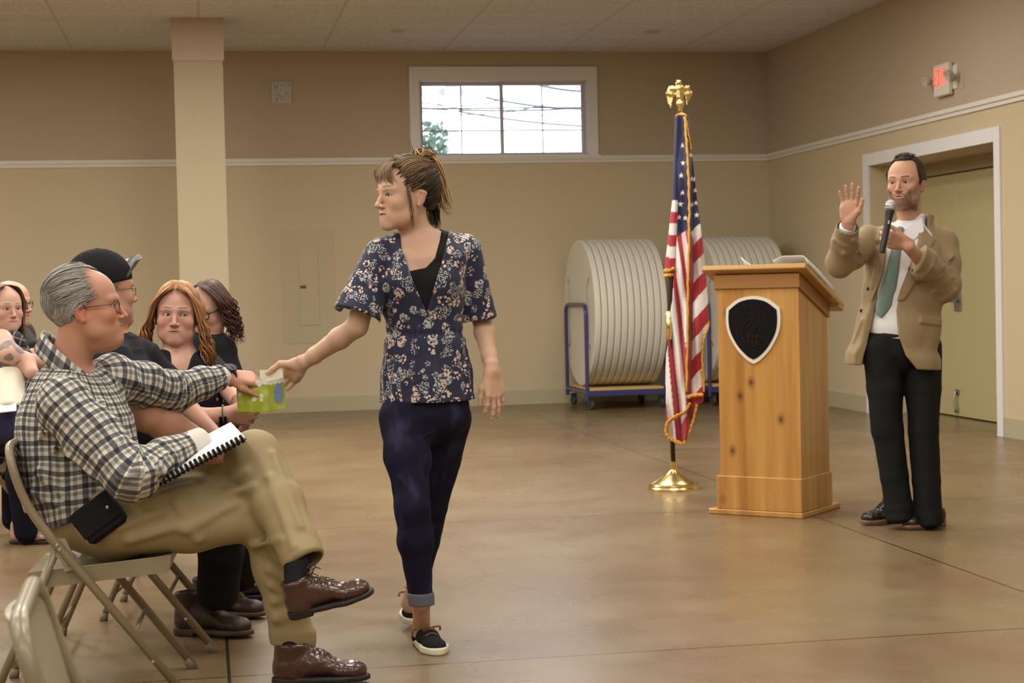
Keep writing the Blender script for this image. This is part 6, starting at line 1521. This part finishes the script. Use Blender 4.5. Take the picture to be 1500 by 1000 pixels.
body += hand_prims(RH5, curl=((.5, .8, .5), (.55, .85, .5), (.6, .9, .5), (.6, .9, .5)), spread=(.1, .03, -.05, -.12), thumb=((.5, .8, -.4), (0, .95, -.4)))
body += hand_prims(LH5, curl=((.5, .8, .5), (.55, .85, .5), (.6, .9, .5), (.6, .9, .5)), spread=(.1, .03, -.05, -.12), thumb=((.5, .8, -.4), (0, .95, -.4)))
rh, rk, ra = q(250, 690, 6.5), q(345, 680, 6.4), q(340, 850, 6.75)
lh, lk, la = q(275, 690, 6.85), q(355, 675, 6.75), q(352, 850, 6.95)
sculpt('body', body, .0055, M_SKIN, root, colfn=head_col(H5, S5, (.42, .15, .13), (.20, .11, .06), fem=1, blush=.4, browd=1.4, seed=3), fine=[(H5(0, 0, 0)-.13, H5(0, 0, 0)+.13, .0020), (*hbox(RH5, .12), .0024), (*hbox(LH5, .11), .0024)])
eyes(H5, root, XC*.50-YC*.85+ZC*.02, (.12, .16, .16))
m = mat('dark_floral', (.012, .012, .018), .8, spec=.15); nb = NB(m); v = nb.n('TexVoronoi', Scale=20.); nb.l(nb.obj(), v.inputs['Vector']); nb.base(nb.mix(nb.math('LESS_THAN', v.outputs['Distance'], .16), (.012, .012, .018), (.42, .30, .28)))
top = chain([q(262, 545), q(262, 575), q(262, 630), q(264, 690)], [(.155, .10), (.175, .13), (.18, .14), (.19, .15)], side, k=.04)+[Seg(q(262, 540), RS, (.055, .06), .070, k=.03), Seg(q(262, 540), LS, (.055, .06), .070, k=.03)]+chain([RS, lerp(RS, RE, .9)], [.072, .068], cap=.01)+chain([LS, lerp(LS, LE, .9)], [.068, .062], cap=.01)
top += [Fn(pxprism([(245, 500), (282, 500), (268, 560), (258, 560)], 6.55, .1), op='s', k=.006), folds(.004, 24, ZC, .4)]
sculpt('top', top, .005, m, root)
sculpt('trousers', [Seg(q(262, 685), q(290, 700), (.18, .15), (.17, .13), side, k=.05)]+chain([rh, rk, ra], [.10, .08, .06], k=.03)+chain([lh, lk, la], [.10, .08, .06], k=.03)+[folds(.004, 22, XC)], .006, M_JB, root)
for hh_, tt in ((on_z(330, 880), on_z(368, 878)), (on_z(322, 865), on_z(366, 863))):
    boot(shoeF(hh_, hh_+nrm(tt-hh_)*.25, L=.25), root, M_SH, M_BS, M_LB, .06, name='shoe', laces=False)
# fitness band
wc = lerp(RE, RW, .98); wd = nrm(RW-RE); M_ = frame(z=wd, y=ZC)
g = G(); g.tube([wc+M_@A(.033*math.cos(a), .031*math.sin(a), 0) for a in np.linspace(0, 2*PI, 24, endpoint=False)], .010, 8, closed=True, flat=.28, up=wd)
wb = g.mk('watch_strap', mat('strap_green', (.10, .12, .085), .6), root, smooth=True); G().box(wc+nrm(-YC*.8-ZC*.5)*.034, (.03, .009, .034), frame(z=nrm(ZC-YC*.3), y=-YC), 0, .003).mk('watch_face', mat('watch_face', (.01, .01, .012), .15), wb)
RD1, RD2 = A(.17, .065, .022), A(.50, .27, .11)
hp = [Ell(H5(0, .022, .048), np.array((.085, .100, .092))*1.04, H5.M, k=.02), Fn(loc_fn(H5, lambda p: (-.030-p[:, 1])+.9*np.maximum(0, .095-p[:, 2])*.45+2.2*np.maximum(0, .12-p[:, 2])*(np.abs(p[:, 0]) < .0)), op='i', k=.01), groove(H5, (1, .4, .4), 80, .003)]
sculpt('hair', hp, .003, M_HAIR, root, colfn=hair_col(H5, RD1, RD2, (1.2, .4, .3), 110))
K = Locks(31)
for s in (-1, 1):
    for i in range(150):
        a = K.r.random(); x0 = s*(.004+.012*K.r.random()); y0 = -.055+.12*a
        w = (.088 if s < 0 else .082)+.018*K.r.random(); ph = 6.28*K.r.random(); o1 = .010; ex = (.055 if s < 0 else .040)*K.r.random()
        yb = -.015-.035*(1-a)+.09*a
        pts = [H5(x0, y0-.016*(1-a), .132-.014*(1-a)), H5(s*.046, y0-.030*(1-a)-.008, .106-.014*(1-a)), H5(s*(w-.016*(1-a)), yb-.020, .045), H5(s*w, yb-.006, -.01)]
        z = -.045
        endz = -.19-.12*K.r.random()
        while z > endz: pts.append(H5(s*(w+.006+ex*min(1, (-.02-z)/.12))+o1*math.sin(ph+z*75), yb+.01+o1*math.cos(ph+z*75)-.02*(-z), z)); z -= .024
        K.add(pts, .0048, lerp(RD1, RD2, K.r.random()**1.2), flat=.55, sub=4)
for s in (-1, 1):
    for i in range(34):
        a = K.r.random(); K.add([H5(s*.003, -.060-.018*a, .128-.016*a), H5(s*(.030+.008*a), -.078-.008*a, .104-.014*a), H5(s*.064, -.060-.010*a, .060), H5(s*.080, -.030-.008*a, .010), H5(s*.086, -.010, -.05)], .0042, lerp(RD1, RD2, K.r.random()), flat=.5)
K.mk('hair_locks', root)
# ------------------------------------------------------------------ woman with dark curly hair and glasses looking down
def q(x, y, d=7.6): return P(x, y, d)
root = empty('person', on_z(330, 830), 'dark haired woman with glasses and a black top sitting with her head bent down', 'person')
H6 = headF(q(306, 457), -24, -16, 6, 1.02); side = nrm(XC*.85+YC*.5)
body = head_prims(H6, fem=1)+[Seg(H6(0, .018, -.04), q(305, 505), .05, .055, side, k=.03)]+chain([q(306, 520), q(300, 560), q(296, 620), q(292, 690)], [(.13, .09), (.16, .12), (.16, .13), (.17, .14)], side, k=.04)
sculpt('body', body, .006, M_SKIN, root, colfn=head_col(H6, A(.47, .27, .20), (.36, .12, .10), (.05, .03, .02), fem=1), fine=[(H6(0, 0, 0)-.13, H6(0, 0, 0)+.13, .0026)])
eyes(H6, root, -XC*.2-YC*.7-ZC*.6, (.05, .03, .02)); glasses(H6, root, w=.026, h=.017, rim=.0026, fm=mat('glasses_black', (.01, .01, .01), .3))
bt = chain([q(306, 514), q(300, 560), q(296, 620), q(292, 700)], [(.13, .10), (.175, .135), (.18, .15), (.19, .16)], side, k=.04)+chain([q(322, 520, 7.75), q(322, 600, 7.8), q(350, 640, 7.6)], [.062, .055, .042], k=.03)+chain([q(272, 525, 7.45), q(275, 600, 7.4), q(320, 640, 7.4)], [.062, .055, .042], k=.03)+chain([q(290, 690, 7.55), q(345, 690, 7.45), q(345, 830, 7.6)], [.12, .09, .07], k=.03)+chain([q(300, 690, 7.8), q(355, 690, 7.75), q(355, 830, 7.9)], [.12, .09, .07], k=.03)
sculpt('black_clothes', bt, .007, M_TEE, root)
for d_ in (7.55, 7.85):
    z0 = q(345, 800, d_); hh_ = A(z0[0], z0[1], 0); boot(shoeF(hh_-XC*.05, hh_+XC*.2, L=.25), root, M_SH, M_BS, M_LB, .06, name='shoe', laces=False)
DB1, DB2 = A(.030, .014, .012), A(.13, .060, .045)
hp = [Ell(H6(0, .022, .048), np.array((.084, .100, .090)), H6.M, k=.02), Fn(loc_fn(H6, lambda p: (-.040-p[:, 1])+.5*np.maximum(0, .10-p[:, 2])), op='i', k=.01), groove(H6, (1, .4, .4), 80, .003)]
sculpt('hair', hp, .0035, M_HAIR, root, colfn=hair_col(H6, DB1, DB2, (1.2, .4, .3), 110))
K = Locks(41)
for s in (-1, 1):
    for i in range(60 if s > 0 else 26):
        a = K.r.random(); y0 = -.05+.12*a; w = .084+.015*K.r.random(); ph = 6.28*K.r.random(); yb = -.03-.02*(1-a)+.08*a; pts = [H6(s*.01, y0, .130), H6(s*.055, y0-.01, .112), H6(s*w, yb, .05)]; z = .01
        endz = (-.13-.05*K.r.random()) if s > 0 else -.06
        while z > endz: pts.append(H6(s*(w+.004)+.012*math.sin(ph+z*85), yb+.015+.012*math.cos(ph+z*85), z)); z -= .022
        K.add(pts, .0055, lerp(DB1, DB2, K.r.random()**1.5), flat=.6, sub=4)
K.mk('hair_locks', root)
# ------------------------------------------------------------------ woman with the tattooed arm
def q(x, y, d=8.7): return P(x, y, d)
root = empty('person', on_z(20, 800), 'smiling brown haired woman with a tattooed bare arm at the left edge, holding papers', 'person')
H7 = headF(q(7, 455), 42, 0, 0, 1.0); side = nrm(YC*.9+XC*.3)
S7 = A(.58, .35, .27)
RS, RE, RW = q(-4, 510, 8.5), q(12, 552, 8.45), q(30, 572, 8.5)
RS, RE, RW = q(-2, 505, 8.52), q(6, 540, 8.40), q(50, 560, 8.45)
body = head_prims(H7, fem=1, full=.6)+[Seg(H7(0, .018, -.04), q(0, 500), .05, .055, side, k=.03)]+chain([q(0, 510), q(-4, 560), q(-6, 600), q(-8, 650)], [(.14, .10), (.17, .13), (.17, .14), (.18, .15)], side, k=.04)
body += chain([q(2, 498, 8.5), q(14, 520, 8.42), q(38, 530, 8.45)], [.055, .052, .045], k=.03)+chain([q(38, 530, 8.45), q(46, 545, 8.4)], [.045, .035], k=.02)+[Seg(q(40, 527, 8.75), q(58, 530, 8.8), .04, .034, k=.01)]
def c7(V):
    c = head_col(H7, S7, (.48, .16, .15), (.08, .04, .03), fem=1, blush=.5)(V); a = q(12, 512, 8.40); d = np.linalg.norm(V-a, axis=1); w = (d < .085)*(wob(V.astype(f32), 95, 2) > .05)*.75
    return c*(1-w[:, None])+w[:, None]*np.array((.10, .11, .12))
sculpt('body', body, .005, M_SKIN, root, colfn=c7, fine=[(H7(0, 0, 0)-.13, H7(0, 0, 0)+.13, .0028)])
eyes(H7, root, XC*.75-YC*.6, (.06, .04, .02))
m = mat('plaid_dark', (.02, .02, .03), .8); nb = NB(m); o_ = nb.xyz(nb.obj()); f1 = nb.math('FRACT', nb.math('MULTIPLY', nb.math('ADD', nb.math('MULTIPLY', o_[0], .4), o_[2]), 24.)); f2 = nb.math('FRACT', nb.math('MULTIPLY', nb.math('SUBTRACT', o_[0], nb.math('MULTIPLY', o_[2], .3)), 24.))
nb.base(nb.mix(nb.math('MAXIMUM', nb.math('LESS_THAN', f1, .14), nb.math('LESS_THAN', f2, .14)), (.018, .018, .028), (.22, .21, .23)))
bt = chain([q(2, 508), q(-2, 560), q(-4, 600), q(-6, 650)], [(.15, .11), (.185, .145), (.19, .155), (.19, .16)], side, k=.04)+[Seg(q(18, 500, 8.62), q(36, 528, 8.66), (.06, .05), (.05, .04), k=.03), Fn(pxprism([(-10, 470), (12, 480), (8, 520), (-20, 540)], 8.5, .1), op='s', k=.005)]
sculpt('plaid_top', bt, .006, m, root)
MJ = mat('denim_blue', (.025, .028, .085), .85, bump=(300, .2)); MJ2 = mat('denim_night', (.010, .010, .020), .85, spec=.15)
sculpt('jeans', chain([q(-10, 640, 8.6), q(14, 632, 8.5), q(34, 648, 8.48), q(30, 700, 8.5), q(38, 778, 8.58)], [.11, .10, .08, .068, .058], k=.03)+chain([q(-10, 640, 8.9), q(25, 640, 8.9), q(20, 760, 8.95)], [.11, .08, .06], k=.03), .006, MJ2, root)
sculpt('jeans_thigh', [Seg(q(-10, 625, 8.52), q(12, 622, 8.44), .105, .10)], .006, MJ, root)
sf = shoeF(on_z(14, 796), on_z(88, 795), L=.25)
s0 = sculpt('sandal', sole_prims(sf, .022, 0, 1.0), .004, mat('sandal_sole', (.03, .02, .015), .6), root)
sculpt('foot', [Seg(sf(.05, 0, .05), sf(.16, 0, .035), (.032, .034), (.038, .02), sf.M[:, 1], k=.03), Seg(sf(.05, 0, .05), sf(.05, 0, .10), .034, .036), Ell(sf(.205, 0, .032), (.03, .035, .012), sf.M, k=.02)], .004, M_SKIN, root, colfn=skin_lr(S7))
g = G()
for x, w in ((.18, .042), (.15, .043), (.11, .042)): g.tube([sf(x, w*math.cos(a), .022+(.05 if x < .16 else .036)*math.sin(a)) for a in np.linspace(0, PI, 11)], .0055, 6, flat=.5)
g.tube([sf(.19, 0, .052), sf(.15, 0, .066), sf(.11, 0, .078)], .005, 6, flat=.5); g.tube([sf(.06+.05*math.cos(a), .036*math.sin(a), .082) for a in np.linspace(0, 2*PI, 18, endpoint=False)], .005, 6, closed=True, flat=.5)
g.mk('sandal_straps', mat('sandal_strap', (.42, .33, .24), .6), s0, smooth=True)
BR1, BR2 = A(.05, .025, .015), A(.20, .11, .06)
sculpt('hair', [Ell(H7(0, .022, .048), np.array((.083, .099, .090)), H7.M, k=.02), Fn(loc_fn(H7, lambda p: (-.035-p[:, 1])+.5*np.maximum(0, .10-p[:, 2])), op='i', k=.01), groove(H7, (1, .4, .4), 80, .003)], .004, M_HAIR, root, colfn=hair_col(H7, BR1, BR2, (1.2, .4, .3), 110))
K = Locks(51)
for s in (-1, 1):
    for i in range(46):
        a = K.r.random(); y0 = -.05+.12*a; w = .080+.012*K.r.random(); yb = -.03-.015*(1-a)+.08*a
        K.add([H7(s*.01, y0, .130), H7(s*.055, y0-.01, .110), H7(s*w, yb, .045), H7(s*w, yb+.01, -.02), H7(s*(w-.002), yb+.01, -.08), H7(s*(w+.005), yb, -.14-.04*K.r.random())], .0055, lerp(BR1, BR2, K.r.random()), flat=.6, sub=4)
K.mk('hair_locks', root)
# the papers on her lap
gr = [[P(lerp(-14, 36, j/12), lerp(545, 600, i/10)-6*math.sin(PI*j/12)-(j/12)*4, 8.32+.12*(1-i/10)-.05*math.sin(PI*j/12)) for j in range(13)] for i in range(11)]
props(G().sheet(gr, 0, .003).mk('paper_sheet', mat('paper_cream', (.74, .70, .58), .7), smooth=True), 'large cream sheet of paper curling over the lap at the left edge', 'paper')
gr = [[P(lerp(-14, 24, j/8), lerp(588, 606, i/6)-(j/8)*4, 8.22+.10*(1-i/6)) for j in range(9)] for i in range(7)]
props(G().sheet(gr, 0, .003).mk('paper_sheet', M_PAPER, smooth=True), 'white sheet of paper under the cream sheet at the left edge', 'paper')
# ------------------------------------------------------------------ bald man behind her
def q(x, y, d=9.4): return P(x, y, d)
root = empty('person', on_z(40, 760), 'bald man with glasses and a dark cardigan sitting at the left edge', 'person')
H8 = headF(q(18, 448), 72, 0, 0, 1.05); side = nrm(YC*.9+XC*.3)
body = head_prims(H8, full=.7)+[Seg(H8(0, .018, -.04), q(14, 490), .058, .065, side, k=.03)]+chain([q(14, 500), q(14, 560), q(12, 640)], [(.15, .11), (.17, .15), (.17, .15)], side, k=.04)+[Seg(q(48, 520, 9.1), q(64, 524, 9.1), .038, .032, k=.01)]
sculpt('body', body, .006, M_SKIN, root, colfn=head_col(H8, A(.55, .32, .23), (.38, .16, .13), (.15, .10, .07), blush=.6, beard=((.22, .15, .10), .5)), fine=[(H8(0, 0, 0)-.14, H8(0, 0, 0)+.14, .003)])
eyes(H8, root, XC); glasses(H8, root, w=.024, h=.016, rim=.002, fm=MATS['glasses_black'])
sculpt('hair', short_hair(H8, .004, line=[.03, .03, .02, .02, .03, .06, .09, .12, .2], temple=0), .0035, M_HAIR, root, colfn=hair_col(H8, (.10, .06, .04), (.22, .15, .10), (1, .4, 1), 140))
ck = chain([q(16, 494), q(16, 560), q(14, 650)], [(.16, .12), (.19, .17), (.19, .18)], side, k=.04)+chain([q(28, 494, 9.25), q(48, 512, 9.15)], [(.07, .07), (.05, .05)], k=.03, cap=.01)+chain([q(10, 640, 9.3), q(55, 640, 9.2), q(52, 745, 9.25)], [.12, .09, .07], k=.03)+chain([q(10, 640, 9.6), q(55, 640, 9.55), q(52, 740, 9.6)], [.12, .09, .07], k=.03)
sculpt('dark_clothes', ck, .007, mat('cardigan', (.03, .026, .024), .9), root)
for d_ in (9.25, 9.6):
    z0 = q(52, 740, d_); hh_ = A(z0[0], z0[1], 0); boot(shoeF(hh_-XC*.06, hh_+XC*.22, L=.28), root, M_SH, M_BS, M_LB, .07, name='shoe', laces=False)
# ------------------------------------------------------------------ more chairs
def seat_for(px, d, lb, deg=-3, dx=0): 
    p = P(px, 700, d); return add_chair(lb, (p[0]+.30+dx, p[1], 0), deg)
seat_for(185, 6.05, 'beige steel folding chair under the man in the black cap', -4)
seat_for(262, 6.68, 'beige steel folding chair under the red haired woman', -8)
seat_for(296, 7.68, 'beige steel folding chair under the dark haired woman in black', -12)
seat_for(-8, 8.75, 'beige steel folding chair under the tattooed woman at the left edge', -2)
seat_for(14, 9.45, 'beige steel folding chair under the bald man at the left edge', -2)
c = add_chair('empty beige steel folding chair closest to the camera at the bottom left corner', (0, 0, 0), 2)
pb = P(44, 893, 2.55); c.location = (pb[0]+.50, pb[1], 0)
